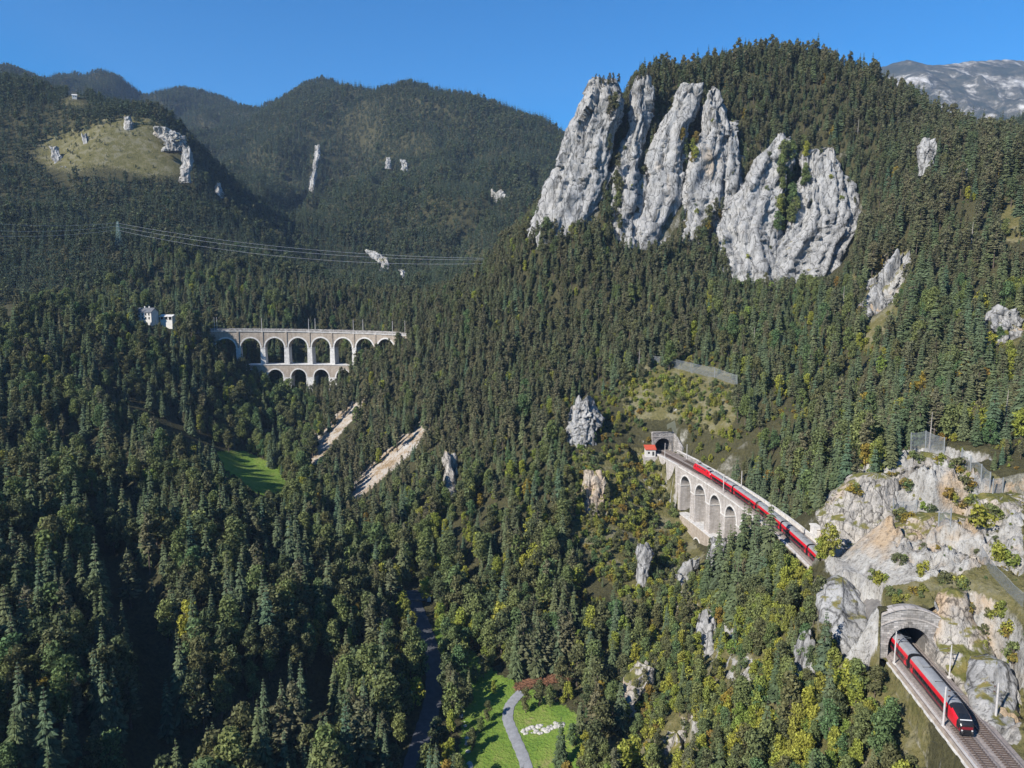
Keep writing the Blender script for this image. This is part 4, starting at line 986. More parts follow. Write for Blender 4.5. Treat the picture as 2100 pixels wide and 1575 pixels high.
def ground_hit(u, v, d0=100.0, d1=1100.0):
    """Where the sight line through a photograph pixel first meets the ground."""
    dd = np.linspace(d0, d1, 2400); p = np.stack([P(u, v, 1.0) * t for t in dd])
    below = p[:, 2] < hq(p[:, 0], p[:, 1]); i = int(np.argmax(below)) if below.any() else len(dd) - 1
    return p[i]

_DG = bpy.context.evaluated_depsgraph_get()
def surf_hit(u, v, d, tol=30.0):
    """Where a sight line first meets rock or ground; the given depth if it meets nothing near there."""
    r = Vector(P(u, v, 1.0)).normalized(); k, loc, _n, _i, _o, _m = SC.ray_cast(_DG, Vector((0, 0, 0)), r)
    if k:
        p = np.array(loc); dd = p[1] * CP - p[2] * SP
        if abs(dd - d) < tol: return p
    return P(u, v, d)
def hit_many(L): return [surf_hit(*q) for q in L]
_FENCES = {}
# ------------------------------------------------------------------ masonry viaducts
def vstrip(mb, fn, pts0, pts1):
    """A wall face between two lines of (s, off, z)."""
    V = [fn(*p) for p in pts0] + [fn(*p) for p in pts1]; n = len(pts0)
    mb.add(V, [(i, i + 1, n + i + 1, n + i) for i in range(n - 1)])
def bar(mb, fn, s0, s1, o0, o1, z0f, z1f, n=12):
    """A long box following the line: s0..s1, off o0..o1, from z0f(s) to z1f(s)."""
    ss = np.linspace(s0, s1, n + 1); rings = [[fn(s, o0, z0f(s)), fn(s, o1, z0f(s)), fn(s, o1, z1f(s)), fn(s, o0, z1f(s))] for s in ss]
    mb.loft(rings)
def block(mb, fn, s0, s1, o0, o1, z0, z1, batter=0.0):
    V = []
    for z, b in ((z0, batter), (z1, 0.0)):
        V += [fn(s0 - b, o0 - b, z), fn(s1 + b, o0 - b, z), fn(s1 + b, o1 + b, z), fn(s0 - b, o1 + b, z)]
    mb.add(V, [(3, 2, 1, 0), (4, 5, 6, 7), (0, 1, 5, 4), (1, 2, 6, 5), (2, 3, 7, 6), (3, 0, 4, 7)])
def tier(root, fn, s0, s1, o0, o1, ztop, arches, zspring, pbase, m_span, m_pier, m_ring, ring_w=0.75, face_off=None, batter=0.25):
    """One tier of arches. arches: (centre, half span). Adds spandrel wall, piers, imposts and a ring of arch stones each."""
    edges = [(sc - r, sc + r) for sc, r in arches]
    sm = MB(); ss = []; zz = []
    ss.append(s0); zz.append(zspring)
    for sc, r in arches:
        for t in np.linspace(pi, 0, 19): ss.append(sc + r * cos(t)); zz.append(zspring + r * sin(t))
    ss.append(s1); zz.append(zspring)
    rings = list(zip(ss, zz))
    for o in (o0, o1): vstrip(sm, fn, [(s, o, z) for s, z in rings], [(s, o, ztop(s)) for s, z in rings])
    vstrip(sm, fn, [(s, o0, z) for s, z in rings], [(s, o1, z) for s, z in rings])
    vstrip(sm, fn, [(s, o0, ztop(s)) for s, z in rings], [(s, o1, ztop(s)) for s, z in rings])
    for s, z in (rings[0], rings[-1]): sm.add([fn(s, o0, z), fn(s, o1, z), fn(s, o1, ztop(s)), fn(s, o0, ztop(s))], [(0, 1, 2, 3)])
    sm.build('spandrel_wall', m_span, root)
    bounds = [s0] + [x for e in edges for x in e] + [s1]
    for k in range(0, len(bounds), 2):
        a, b = bounds[k], bounds[k + 1]
        if b - a < 0.3: continue
        pm = MB(); block(pm, fn, a, b, o0, o1, pbase((a + b) / 2), zspring - 0.45, batter); p_ = pm.build('pier', m_pier, root)
        im = MB(); block(im, fn, a - 0.22, b + 0.22, o0 - 0.22, o1 + 0.22, zspring - 0.45, zspring - 0.003); im.build('impost', m_ring, root)
    for sc, r in arches:
        for o, sg in ((o0, -1), (o1, 1)):
            rm = MB(); rg_ = []
            for t in np.linspace(0, pi, 21):
                rg_.append([fn(sc + rr * cos(t), q, zspring + rr * sin(t)) for rr, q in ((r, o - sg * 0.05), (r + ring_w, o - sg * 0.05), (r + ring_w, o + sg * 0.15), (r, o + sg * 0.15))])
            rm.loft(rg_); rm.build('arch_ring', m_ring, root)
def along(s, off, z):                          # near railway: s is Y, z absolute
    dx, dy = tdir(s); return (float(tx(s)) + off * dy, s - off * dx, z)
def alongk(s, off, z):                         # far viaduct: s metres along the curve from its middle
    return tuple(kp(s / (KR * pi / 180), off, z))
OL, OR = -5.0, 5.2
# near viaduct
va = root_at('stone_viaduct', along(284, 0, -110), 'pale two-tier stone railway viaduct carrying the red train, nearer of the two', 'viaduct', 'stone railway viaducts')
flat = lambda z: (lambda s: z)
tier(va, along, VIA_A, VIA_B, OL, OR, flat(TRACK_Z - 0.95), [(254, 5.2), (269, 5.2), (284, 5.2), (299, 5.2), (314, 5.2)], -87.4, lambda s: -100.5 if 262 < s < 314 else -99.0, MAT['pale_stone'], MAT['pale_stone'], MAT['white_stone'])
tier(va, along, 258, 318, OL - 1.1, OR + 1.1, flat(-100.0), [(269, 3.4), (284, 3.4), (298.5, 3.4), (310, 2.4)], -108.5, flat(-122), MAT['beige_stone'], MAT['beige_stone'], MAT['white_stone'], 0.6)
m = MB(); bar(m, along, 258, 318, OL - 1.35, OR + 1.35, flat(-100.0), flat(-99.55)); m.build('lower_cornice', MAT['white_stone'], va)
m = MB(); bar(m, along, VIA_A - 0.01, VIA_B + 0.01, OL - 0.35, OL + 0.4, flat(TRACK_Z - 0.95), flat(TRACK_Z - 0.55)); m.build('cornice', MAT['white_stone'], va)
m = MB(); bar(m, along, VIA_A - 0.01, VIA_B + 0.01, OR - 0.4, OR + 0.35, flat(TRACK_Z - 0.95), flat(TRACK_Z - 0.55)); m.build('cornice', MAT['white_stone'], va)
m = MB(); bar(m, along, VIA_A - 0.01, VIA_B + 0.01, OL - 0.1, OL + 0.3, flat(TRACK_Z - 0.55), flat(TRACK_Z + 0.15)); m.build('parapet', MAT['pale_stone'], va)
m = MB(); bar(m, along, VIA_A - 0.01, VIA_B + 0.01, OR - 0.35, OR + 0.15, flat(TRACK_Z - 0.55), flat(TRACK_Z + 0.75)); m.build('parapet', MAT['white_stone'], va)
for y in range(int(VIA_A), int(VIA_B) - 2, 3):  # coping stones on the far parapet
    m = MB(); block(m, along, y + 0.04, y + 2.96, OR - 0.45, OR + 0.27, TRACK_Z + 0.75, TRACK_Z + 0.98); m.build('coping_stone', MAT['white_stone'], va)

# walls that carry the track on either side of the viaduct
def wall_thing(name, label, y0, y1, o0, o1, z0, z1, mat, coping='white_stone', cat='wall', group=None, n=14):
    r = root_at(name, along((y0 + y1) / 2, (o0 + o1) / 2, z0), label, cat, group)
    m = MB(); bar(m, along, y0, y1, o0, o1, flat(z0), flat(z1), n); m.build('wall_body', mat, r)
    k = max(1, int((y1 - y0) / 2.4)); st = (y1 - y0) / k
    for i in range(k):
        m = MB(); block(m, along, y0 + i * st + 0.03, y0 + (i + 1) * st - 0.03, o0 - 0.12, o1 + 0.12, z1, z1 + 0.25); m.build('coping_stone', MAT[coping], r)
    return r
GW = 'walls along the railway'
wall_thing('retaining_wall', 'valley-side retaining wall between the near viaduct and the far tunnel mouth', VIA_B + 0.02, PORTAL_B - 1, OL - 0.3, OL + 0.3, -96, TRACK_Z - 0.3, MAT['pale_stone'], group=GW)
wall_thing('retaining_wall', 'valley-side retaining wall between the near tunnel and the near viaduct, behind treetops', TUNNEL_A_END, VIA_A - 0.02, OL - 0.3, OL + 0.3, -94, TRACK_Z - 0.3, MAT['beige_stone'], group=GW)
wall_thing('parapet_wall', 'bright low wall on the hill side of the track between the near viaduct and the great outcrop', 219, VIA_A - 0.02, OR - 0.35, OR + 0.2, -81, TRACK_Z + 0.75, MAT['white_stone'], group=GW)
wall_thing('parapet_wall', 'grey wall on the hill side of the track at the far tunnel mouth', VIA_B + 0.02, PORTAL_B - 5, OR - 0.1, OR + 0.5, -82, TRACK_Z + 1.0, MAT['grey_stone'], group=GW)
nv = root_at('stone_viaduct', along(116, OL, -90), 'arched stone side of the railway shelf at the lower right corner', 'viaduct', 'stone railway viaducts')
tier(nv, along, 96, 147.2, OL, OL + 2.2, flat(TRACK_Z - 0.95), [(101, 3.2), (110, 3.2), (119, 3.2), (128, 3.2), (137, 3.2)], -86.5, flat(-101), MAT['beige_stone'], MAT['beige_stone'], MAT['white_stone'], 0.6)
m = MB(); bar(m, along, 96, 147.2, OL - 0.4, OL + 0.5, flat(TRACK_Z - 0.95), flat(TRACK_Z - 0.6)); m.build('cornice', MAT['white_stone'], nv)
m = MB(); bar(m, along, 96, 147.2, OL - 0.12, OL + 0.25, flat(TRACK_Z - 0.6), flat(TRACK_Z - 0.05)); m.build('parapet', MAT['beige_stone'], nv)
m = MB(); bar(m, along, 96, 147.2, OL + 0.75, OL + 1.15, flat(TRACK_Z - 0.60), flat(TRACK_Z - 0.32)); m.build('cable_duct', MAT['concrete_pole'], nv)
sb = root_at('stone_block', along(225, 7.2, -80), 'squat pale stone block beside the parapet under the great outcrop', 'stone block')
m = MB(); block(m, along, 222.5, 227.5, 5.7, 9.5, -82, -75.6); m.build('block_body', MAT['white_stone'], sb)
m = MB(); block(m, along, 222.2, 227.8, 5.4, 9.8, -75.6, -75.2); m.build('cap_slab', MAT['white_stone'], sb)

# far viaduct
ka = root_at('stone_viaduct', alongk(0, 0, -84), 'long curved two-tier stone viaduct across the valley head, farther of the two', 'viaduct', 'stone railway viaducts')
kt = lambda dz: (lambda s: kz(s / (KR * pi / 180)) + dz)
ARK = [(17.0 * i, 6.85) for i in range(-3, 5)]
KS0, KS1 = -63.0, 86.0
tier(ka, alongk, KS0, KS1, -3.9, 3.9, kt(-1.0), ARK, -42.6, lambda s: -56 if -38 < s < 60 else -58, MAT['beige_stone'], MAT['white_stone'], MAT['white_stone'], 1.0)
tier(ka, alongk, -40, 62, -5.0, 5.0, flat(-55.2), [(17.0 * i, 5.6) for i in range(-2, 4)], -64.0, flat(-92), MAT['beige_stone'], MAT['white_stone'], MAT['white_stone'], 0.9)
m = MB(); bar(m, alongk, -40, 62, -5.4, 5.4, flat(-55.2), flat(-54.7), 30); m.build('lower_cornice', MAT['white_stone'], ka)
for o in (-1, 1):
    m = MB(); bar(m, alongk, KS0 - 2, KS1, o * 4.1 - 0.35, o * 4.1 + 0.35, kt(-1.0), kt(-0.55), 40); m.build('cornice', MAT['white_stone'], ka)
    m = MB(); bar(m, alongk, KS0 - 2, KS1, o * 4.05 - 0.22, o * 4.05 + 0.22, kt(-0.55), kt(0.85), 40); m.build('parapet', MAT['grey_stone'], ka)
m = MB(); bar(m, alongk, KS0 - 2, KS1, -3.8, 3.8, kt(-0.9), kt(-0.1), 40); m.build('ballast_bed', MAT['ballast'], ka)
for s in [17.0 * i + 8.5 for i in range(-4, 5)]:     # shallow pilasters over every pier
    if KS0 < s < KS1:
        m = MB(); block(m, alongk, s - 0.65, s + 0.65, -4.35, -3.85, -42.0, kz(s / 3.316) - 1.0); m.build('pilaster', MAT['beige_stone'], ka)
m = MB(); bar(m, alongk, KS0 - 34, KS0 - 2, -4.3, 4.3, kt(-9), kt(-0.1), 12); w = m.build('approach_embankment', MAT['grey_stone']); tag(w, 'grey stone approach wall leading from the far viaduct towards the white house', 'wall')

# ------------------------------------------------------------------ tunnel mouths
def portal(y, sgn, label, hw, zc, ze, rad=4.3, spring=2.0, depth=2.6, wing=None, mat='grey_stone'):
    r = root_at('tunnel_portal', along(y, 0, TRACK_Z), label, 'tunnel portal', 'tunnel mouths of the railway')
    yf, yb = y - 0.2, y + depth
    xs = sorted(set(list(np.linspace(-hw, -rad, 5)) + [-rad + 1e-4] + [rad * cos(t) for t in np.linspace(pi, 0, 25)][1:-1] + [rad - 1e-4] + list(np.linspace(rad, hw, 5))))
    zt = lambda x: ze + (zc - ze) * (1 - (x / hw) ** 2); zb = lambda x: spring + math.sqrt(max(rad * rad - x * x, 0)) if abs(x) < rad else -1.2
    fn = lambda x, yy, z: along(yy, x, TRACK_Z + z)
    m = MB(); A = [fn(x, yf, zb(x)) for x in xs]; B = [fn(x, yf, zt(x)) for x in xs]; C = [fn(x, yb, zb(x)) for x in xs]; D = [fn(x, yb, zt(x)) for x in xs]; n = len(xs)
    Fs = []
    for i in range(n - 1):
        Fs += [(i, i + 1, n + i + 1, n + i), (2 * n + i + 1, 2 * n + i, 3 * n + i, 3 * n + i + 1), (n + i, n + i + 1, 3 * n + i + 1, 3 * n + i), (i + 1, i, 2 * n + i, 2 * n + i + 1)]
    Fs += [(0, n, 3 * n, 2 * n), (n - 1, 3 * n - 1, 4 * n - 1, 2 * n - 1)]
    m.add(A + B + C + D, Fs); m.build('face_wall', MAT[mat], r)
    for i in range(19):
        t0 = pi * (i + 0.04) / 19; t1 = pi * (i + 0.96) / 19; V = []
        for yy in (yf + 0.3, yf - 0.13 - 0.05 * (i % 2)):
            for rr, t in ((rad, t0), (rad, t1), (rad + 0.85, t1), (rad + 0.85, t0)): V.append(fn(rr * cos(t), yy, spring + rr * sin(t)))
        m = MB(); m.add(V, [(0, 1, 2, 3), (7, 6, 5, 4), (0, 4, 5, 1), (1, 5, 6, 2), (2, 6, 7, 3), (3, 7, 4, 0)]); m.build('arch_stone', MAT['grey_stone'], r)
    for s_ in (-1, 1):
        for k in range(3):
            m = MB(); block(m, lambda a, b, z: fn(a, b, z), s_ * (rad + 0.42) - 0.42, s_ * (rad + 0.42) + 0.42, yf - 0.15 - 0.04 * (k % 2), yf + 0.2, -1.0 + k * 1.0 + 0.02, k * 1.0 - 0.02); m.build('jamb_stone', MAT['grey_stone'], r)
    ns = 10
    for k in range(ns):
        xa, xb = -hw + 2 * hw * k / ns + 0.03, -hw + 2 * hw * (k + 1) / ns - 0.03
        m = MB()
        V = [fn(x, yy, zt(x) + dz) for yy in (yf - 0.25, yf + 1.2) for x, dz in ((xa, 0), (xb, 0), (xb, 0.28), (xa, 0.28))]
        m.add(V, [(0, 1, 2, 3), (7, 6, 5, 4), (0, 4, 5, 1), (1, 5, 6, 2), (2, 6, 7, 3), (3, 7, 4, 0)]); m.build('coping_stone', MAT['pale_stone'], r)
    m = MB(); xx = np.linspace(-hw + 0.1, hw - 0.1, 15)
    m.loft([[fn(x, yf - 0.22, zt(x) - 2.3), fn(x, yf + 0.05, zt(x) - 2.3), fn(x, yf + 0.05, zt(x) - 1.95), fn(x, yf - 0.22, zt(x) - 1.95)] for x in xx]); m.build('string_course', MAT['pale_stone'], r)
    if wing:
        for (x0, x1, ya, yb_, h0, h1) in wing:
            m = MB(); rings = []
            for t in np.linspace(0, 1, 6):
                yy = ya + (yb_ - ya) * t; h = h0 + (h1 - h0) * t; rings.append([fn(x0, yy, -1.2), fn(x1, yy, -1.2), fn(x1, yy, h), fn(x0, yy, h)])
            m.loft(rings); m.build('wing_wall', MAT[mat], r)
    return r
def tunnel(y0, y1, label, rad=4.3, spring=2.0, cap=True):
    m = MB(); rings = []
    for yy in np.linspace(y0, y1, 14):
        rings.append([along(yy, rad, TRACK_Z - 1.2)] + [along(yy, rad * cos(t), TRACK_Z + spring + rad * sin(t)) for t in np.linspace(0, pi, 15)] + [along(yy, -rad, TRACK_Z - 1.2)])
    n = len(rings[0]); V = [p for r_ in rings for p in r_]; Fs = [(i * n + k, (i + 1) * n + k, (i + 1) * n + k + 1, i * n + k + 1) for i in range(len(rings) - 1) for k in range(n - 1)]
    if cap: Fs.append(tuple((len(rings) - 1) * n + k for k in range(n)))  # end plate added to keep the far tunnel dark inside
    m.add(V, Fs); return tag(m.build('tunnel_lining', MAT['lining']), label, 'tunnel')
portal(PORTAL_A, 1, 'near tunnel mouth of grey stone with a curved crown, red train running out', 6.0, 10.4, 8.6, wing=[(4.45, 5.3, PORTAL_A - 5.5, PORTAL_A - 0.2, 1.4, 4.6)])
portal(PORTAL_B, 1, 'far tunnel mouth of grey stone with a flat top, beyond the near viaduct', 5.6, 9.3, 9.3, wing=[(5.6, 6.6, PORTAL_B - 9, PORTAL_B, 3.0, 8.6)])
tunnel(PORTAL_A + 1.0, TUNNEL_A_END + 1, 'dark stone lining of the near tunnel above the emerging train', cap=False)
tunnel(PORTAL_B + 1.0, 420, 'stone lining of the dark far tunnel')

# ------------------------------------------------------------------ the railway
m = MB()
ss = np.linspace(88, 420, 110)
rings = []
for s in ss:
    h = OL + 0.3
    rings.append([along(s, h, TRACK_Z - 0.9), along(s, OR - 0.3, TRACK_Z - 0.9), along(s, OR - 0.3, TRACK_Z - 0.42), along(s, 4.0, TRACK_Z - 0.38), along(s, 3.6, TRACK_Z - 0.13), along(s, 0.5, TRACK_Z - 0.13), along(s, 0.0, TRACK_Z - 0.26), along(s, -0.5, TRACK_Z - 0.13), along(s, -3.6, TRACK_Z - 0.13), along(s, -4.0, TRACK_Z - 0.45), along(s, h, TRACK_Z - 0.5)])
m.loft(rings); tag(m.build('track_bed', MAT['ballast']), kind='structure')
sl = MB(); sl.box((0, 0, 0), (2.5, 0.26, 0.16), 0, 0.95); SLEEPER = sl.mesh('sleeper', MAT['sleeper'])
def track(off, spans, label):
    r = root_at('railway_track', along(120, off, TRACK_Z), label, 'railway track', 'tracks of the double line')
    for o in (-0.75, 0.75):
        m = MB(); bar(m, along, 90, 415, off + o - 0.05, off + o + 0.05, flat(TRACK_Z), flat(TRACK_Z + 0.16), 90); m.build('rail', MAT['rail'], r)
    for a, b in spans:
        for y in np.arange(a, b, 0.65):
            dx, dy = tdir(y); c = along(y, off, TRACK_Z - 0.075)
            o = link('sleeper', SLEEPER, r); o.location = (c[0] - r.location[0], c[1] - r.location[1], c[2] - r.location[2]); o.rotation_euler = (0, 0, math.atan2(-dx, dy))
TRK = 1.95
track(-TRK, [(100, 124), (306, 350)], 'valley-side railway track that the red train stands on')
track(TRK, [(100, 150), (195, 330)], 'empty hill-side railway track beside the red train')

# ------------------------------------------------------------------ the train
def section(w, z_prof):
    """Cross-section ring: (half width factor, z) pairs for the right side, mirrored."""
    right = [(w * a, z) for a, z in z_prof]; return right + [(-x, z) for x, z in right[::-1]]
PROF = [(0.90, 0.75), (0.97, 1.05), (1.0, 1.55), (1.0, 2.55), (0.985, 3.05), (0.93, 3.42), (0.80, 3.72), (0.55, 3.92), (0.22, 4.0)]
def body_mesh(name, rings_y, scale_fn, mats, mat_of):
    V = []; n = None
    for y in rings_y:
        w, top, fwd = scale_fn(y)
        ring = section(1.42 * w, [(a, 0.75 + (z - 0.75) * top) for a, z in PROF]); n = len(ring)
        V += [(x, y + fwd(z), z) for x, z in ring]
    Fs = []; mi = []
    for i in range(len(rings_y) - 1):
        for k in range(n):
            k2 = (k + 1) % n; Fs.append((i * n + k, (i + 1) * n + k, (i + 1) * n + k2, i * n + k2))
            zc = (V[i * n + k][2] + V[i * n + k2][2] + V[(i + 1) * n + k][2]) / 3; mi.append(mat_of(rings_y[i], rings_y[i + 1], zc, abs(V[i * n + k][0] + V[i * n + k2][0]) / 2))
    Fs.append(tuple(range(n))); mi.append(mat_of(rings_y[0], rings_y[0], 2, 0)); Fs.append(tuple((len(rings_y) - 1) * n + k for k in range(n))[::-1]); mi.append(mat_of(rings_y[-1], rings_y[-1], 2, 0))
    me = bpy.data.meshes.new(name); me.from_pydata(V, [], Fs)
    for mt in mats: me.materials.append(mt)
    me.polygons.foreach_set('material_index', mi); me.update(); return me
CL = 21.4
def bogie_mesh():
    m = MB(); m.box((0, 0, 0.62), (2.3, 3.1, 0.32))
    for y in (-1.15, 1.15):
        for x in (-0.8, 0.8): m.tube([(x - 0.07, y, 0.46), (x + 0.07, y, 0.46)], 0.46, 12)
        m.tube([(-0.8, y, 0.46), (0.8, y, 0.46)], 0.09, 6)
    for x in (-1.12, 1.12): m.box((x, 0, 0.58), (0.14, 2.7, 0.26))
    return m.mesh('bogie', MAT['under'])
BOGIE = bogie_mesh()
def box_mesh(name, boxes, mat):
    m = MB()
    for c, s in boxes: m.box(c, s)
    return m.mesh(name, mat)
BODY_M = [MAT['under'], MAT['dark_red'], MAT['black'], MAT['red'], MAT['roof_grey']]
def coach_mat(y0, y1, z, x):
    return 0 if z < 1.0 else 1 if z < 1.45 else 2 if z < 2.5 else 3 if z < 3.35 else 4
COACH_BODY = body_mesh('body', [-CL / 2 + 0.35, -CL / 2 + 0.4, CL / 2 - 0.4, CL / 2 - 0.35], lambda y: (1, 1, lambda z: 0), BODY_M, coach_mat)
WIN = box_mesh('window', [((0, 0, 0), (0.03, 1.35, 0.78))], MAT['glass'])
DOOR = box_mesh('door', [((0, 0, 0), (0.03, 0.9, 2.0))], MAT['red'])
DWIN = box_mesh('door_window', [((0, 0, 0), (0.02, 0.5, 0.8))], MAT['glass'])
GANG = box_mesh('gangway', [((0, 0, 2.2), (1.5, 0.5, 2.4))], MAT['black'])
SEAM = box_mesh('roof_rib', [((0, 0, 4.0), (1.5, 0.10, 0.10))], MAT['under'])
UNIT = box_mesh('air_unit', [((0, 0, 4.02), (1.3, 2.6, 0.24))], MAT['roof_grey'])
TANK = box_mesh('underfloor_box', [((0, 0, 0.55), (2.2, 6.5, 0.55))], MAT['under'])
def coach(label):
    r = empty('passenger_coach', (0, 0, 0), 0, label, 'railway coach', 'coaches of the red train')
    link('body', COACH_BODY, r)
    for y in (-CL / 2 + 3.2, CL / 2 - 3.2): link('bogie', BOGIE, r, (0, y, 0))
    link('underfloor_box', TANK, r)
    for s in (-1, 1):
        for k in range(8): link('window', WIN, r, (s * 1.425, -7.0 + 2.0 * k, 2.05))
        for y in (-CL / 2 + 1.4, CL / 2 - 1.4):
            dd = link('door', DOOR, r, (s * 1.42, y, 2.0)); link('door_window', DWIN, dd, (s * 0.02, 0, 0.25))
    for y in (-5.2, 0.6, 6.0): link('roof_rib', SEAM, r, (0, y, 0))
    for y in (-CL / 2 + 2.8, CL / 2 - 2.8): link('air_unit', UNIT, r, (0, y, 0))
    link('gangway', GANG, r, (0, CL / 2 - 0.15, 0))
    return r
def copy_tree(o, parent=None):
    c = o.copy(); COL.objects.link(c); c.parent = parent
    for ch in list(o.children): copy_tree(ch, c)
    return c
def stand(o, y0, y1):
    """Put a vehicle on its track between two points of the line, nose (local -Y) towards y0."""
    a = np.array(along(y0, -TRK, TRACK_Z + 0.16)); b = np.array(along(y1, -TRK, TRACK_Z + 0.16)); c = (a + b) / 2
    o.location = c; o.rotation_euler = (0, 0, math.atan2(-(b[0] - a[0]), b[1] - a[1]))
Y0 = 120.0
# leading control coach with its sloping black nose
def lead_scale(y):
    t = min(max((y + CL / 2) / 4.2, 0), 1); e = t ** 0.6
    return (0.80 + 0.20 * min(1, t * 2.2) ** 0.7, 0.42 + 0.58 * e if t < 1 else 1.0, lambda z: 0.0)
LEAD_Y = [-CL / 2, -CL / 2 + 0.25, -CL / 2 + 0.6, -CL / 2 + 1.1, -CL / 2 + 1.7, -CL / 2 + 2.5, -CL / 2 + 3.3, -CL / 2 + 4.2, -CL / 2 + 4.21, CL / 2 - 0.4, CL / 2 - 0.35]
def lead_mat(y0, y1, z, x):
    if y1 < -CL / 2 + 4.205:
        if x > 1.05 and z > 1.0 and y0 > -CL / 2 + 0.9: return 3 if z < 3.3 else 2
        return 1 if 1.0 < z < 1.5 and y0 < -CL / 2 + 0.9 else 2
    return coach_mat(y0, y1, z, x)
LEAD = body_mesh('body', LEAD_Y, lead_scale, BODY_M, lead_mat)
def sloped(mbx, y0, z0, y1, z1, w0, w1, th=0.05):
    mbx.add([(-w0, y0, z0), (w0, y0, z0), (w1, y1, z1), (-w1, y1, z1), (-w0, y0 + th, z0 - th), (w0, y0 + th, z0 - th), (w1, y1 + th, z1 - th), (-w1, y1 + th, z1 - th)],
            [(0, 1, 2, 3), (7, 6, 5, 4), (0, 4, 5, 1), (1, 5, 6, 2), (2, 6, 7, 3), (3, 7, 4, 0)])
ld = empty('control_coach', (0, 0, 0), 0, 'leading coach of the red train with a black sloping driving end', 'railway coach', 'coaches of the red train')
link('body', LEAD, ld)
for y in (-CL / 2 + 4.4, CL / 2 - 3.2): link('bogie', BOGIE, ld, (0, y, 0))
link('underfloor_box', TANK, ld)
for s in (-1, 1):
    for k in range(7): link('window', WIN, ld, (s * 1.425, -5.0 + 2.0 * k, 2.05))
    dd = link('door', DOOR, ld, (s * 1.42, CL / 2 - 1.4, 2.0)); link('door_window', DWIN, dd, (s * 0.02, 0, 0.25))
for y in (-4.8, 0.6, 6.0): link('roof_rib', SEAM, ld, (0, y, 0))
link('air_unit', UNIT, ld, (0, 7.6, 0)); link('gangway', GANG, ld, (0, CL / 2 - 0.15, 0))
def nose_top(y):
    w, t, _ = lead_scale(y); return 0.75 + 3.25 * t
m = MB(); sloped(m, -CL / 2 + 0.75, nose_top(-CL / 2 + 0.75) + 0.06, -CL / 2 + 1.75, nose_top(-CL / 2 + 1.75) + 0.06, 0.95, 0.85); link('windscreen', m.mesh('windscreen', MAT['glass']), ld)
m = MB(); sloped(m, -CL / 2 + 0.52, nose_top(-CL / 2 + 0.52) + 0.07, -CL / 2 + 0.68, nose_top(-CL / 2 + 0.68) + 0.07, 1.0, 0.98); link('light_stripe', m.mesh('light_stripe', MAT['light_grey']), ld)
m = MB(); m.box((0, -CL / 2 - 0.03, 1.55), (1.9, 0.06, 0.5)); link('red_chin', m.mesh('red_chin', MAT['dark_red']), ld)
for s in (-1, 1):
    m = MB(); m.tube([(s * 0.85, -CL / 2 - 0.08, 1.15), (s * 0.85, -CL / 2 + 0.05, 1.15)], 0.14, 10); link('headlight', m.mesh('headlight', MAT['light_grey']), ld)
    m = MB(); m.tube([(s * 0.85, -CL / 2 - 0.32, 0.85), (s * 0.85, -CL / 2 + 0.3, 0.85)], 0.16, 10); link('buffer', m.mesh('buffer', MAT['under']), ld)
m = MB(); m.box((0, -CL / 2 + 0.1, 0.45), (2.3, 0.25, 0.5)); link('snow_plough', m.mesh('snow_plough', MAT['black']), ld)
stand(ld, Y0, Y0 + CL)
y = Y0 + CL + 0.4
LABS = ['second coach of the red train, half inside the near tunnel mouth', 'coach of the red train wholly inside the near tunnel', 'coach of the red train leaving the spur beside the ochre rock',
        'coach of the red train between the stone block and the dark treetops', 'coach of the red train half behind treetops at the near end of the near viaduct', 'coach of the red train on the middle of the near viaduct', 'rear coach of the red train, coupled to the red locomotive']
c0 = coach(LABS[0])
for i, lab in enumerate(LABS):
    o = c0 if i == 0 else copy_tree(c0); o['label'] = lab; stand(o, y, y + CL); y += CL + 0.4
# locomotive pushing at the rear
LL = 16.6
def loco_scale(y):
    t = (LL / 2 - abs(y)) / 2.2; t = min(max(t, 0), 1); return (0.90 + 0.10 * t ** 0.6, 0.58 + 0.42 * t ** 0.55, lambda z: 0.0)
def loco_mat(y0, y1, z, x):
    if z < 1.0: return 0
    return 4 if z > 3.5 and x < 1.2 else 3
ly = [-LL / 2, -LL / 2 + 0.3, -LL / 2 + 0.8, -LL / 2 + 1.4, -LL / 2 + 2.2, LL / 2 - 2.2, LL / 2 - 1.4, LL / 2 - 0.8, LL / 2 - 0.3, LL / 2]
lo = empty('locomotive', (0, 0, 0), 0, 'all-red electric locomotive at the tail of the train near the far tunnel mouth', 'locomotive')
link('body', body_mesh('body', ly, loco_scale, BODY_M, loco_mat), lo)
for yy in (-4.6, 4.6): link('bogie', BOGIE, lo, (0, yy, 0))
for e in (-1, 1):
    m = MB(); z0, z1 = 0.75 + 3.25 * loco_scale(LL / 2 - 0.3)[1], 0.75 + 3.25 * loco_scale(LL / 2 - 1.3)[1]
    sloped(m, e * (LL / 2 - 0.3), z0 + 0.05, e * (LL / 2 - 1.3), z1 + 0.05, 1.0, 0.95); link('windscreen', m.mesh('windscreen', MAT['glass']), lo)
    for s in (-1, 1):
        m = MB(); m.tube([(s * 0.85, e * (LL / 2 + 0.05), 1.5), (s * 0.85, e * (LL / 2 - 0.1), 1.5)], 0.15, 10); link('headlight', m.mesh('headlight', MAT['light_grey']), lo)
        m = MB(); m.tube([(s * 0.85, e * (LL / 2 + 0.3), 0.9), (s * 0.85, e * (LL / 2 - 0.2), 0.9)], 0.16, 10); link('buffer', m.mesh('buffer', MAT['under']), lo)
for s in (-1, 1):
    for yy in (-6.2, 6.2): link('door_window', DWIN, lo, (s * 1.43, yy, 2.6))
    for k in range(5): link('side_grille', box_mesh('side_grille', [((0, 0, 0), (0.04, 1.5, 0.5))], MAT['under']), lo, (s * 1.42, -3.6 + 1.8 * k, 3.1))
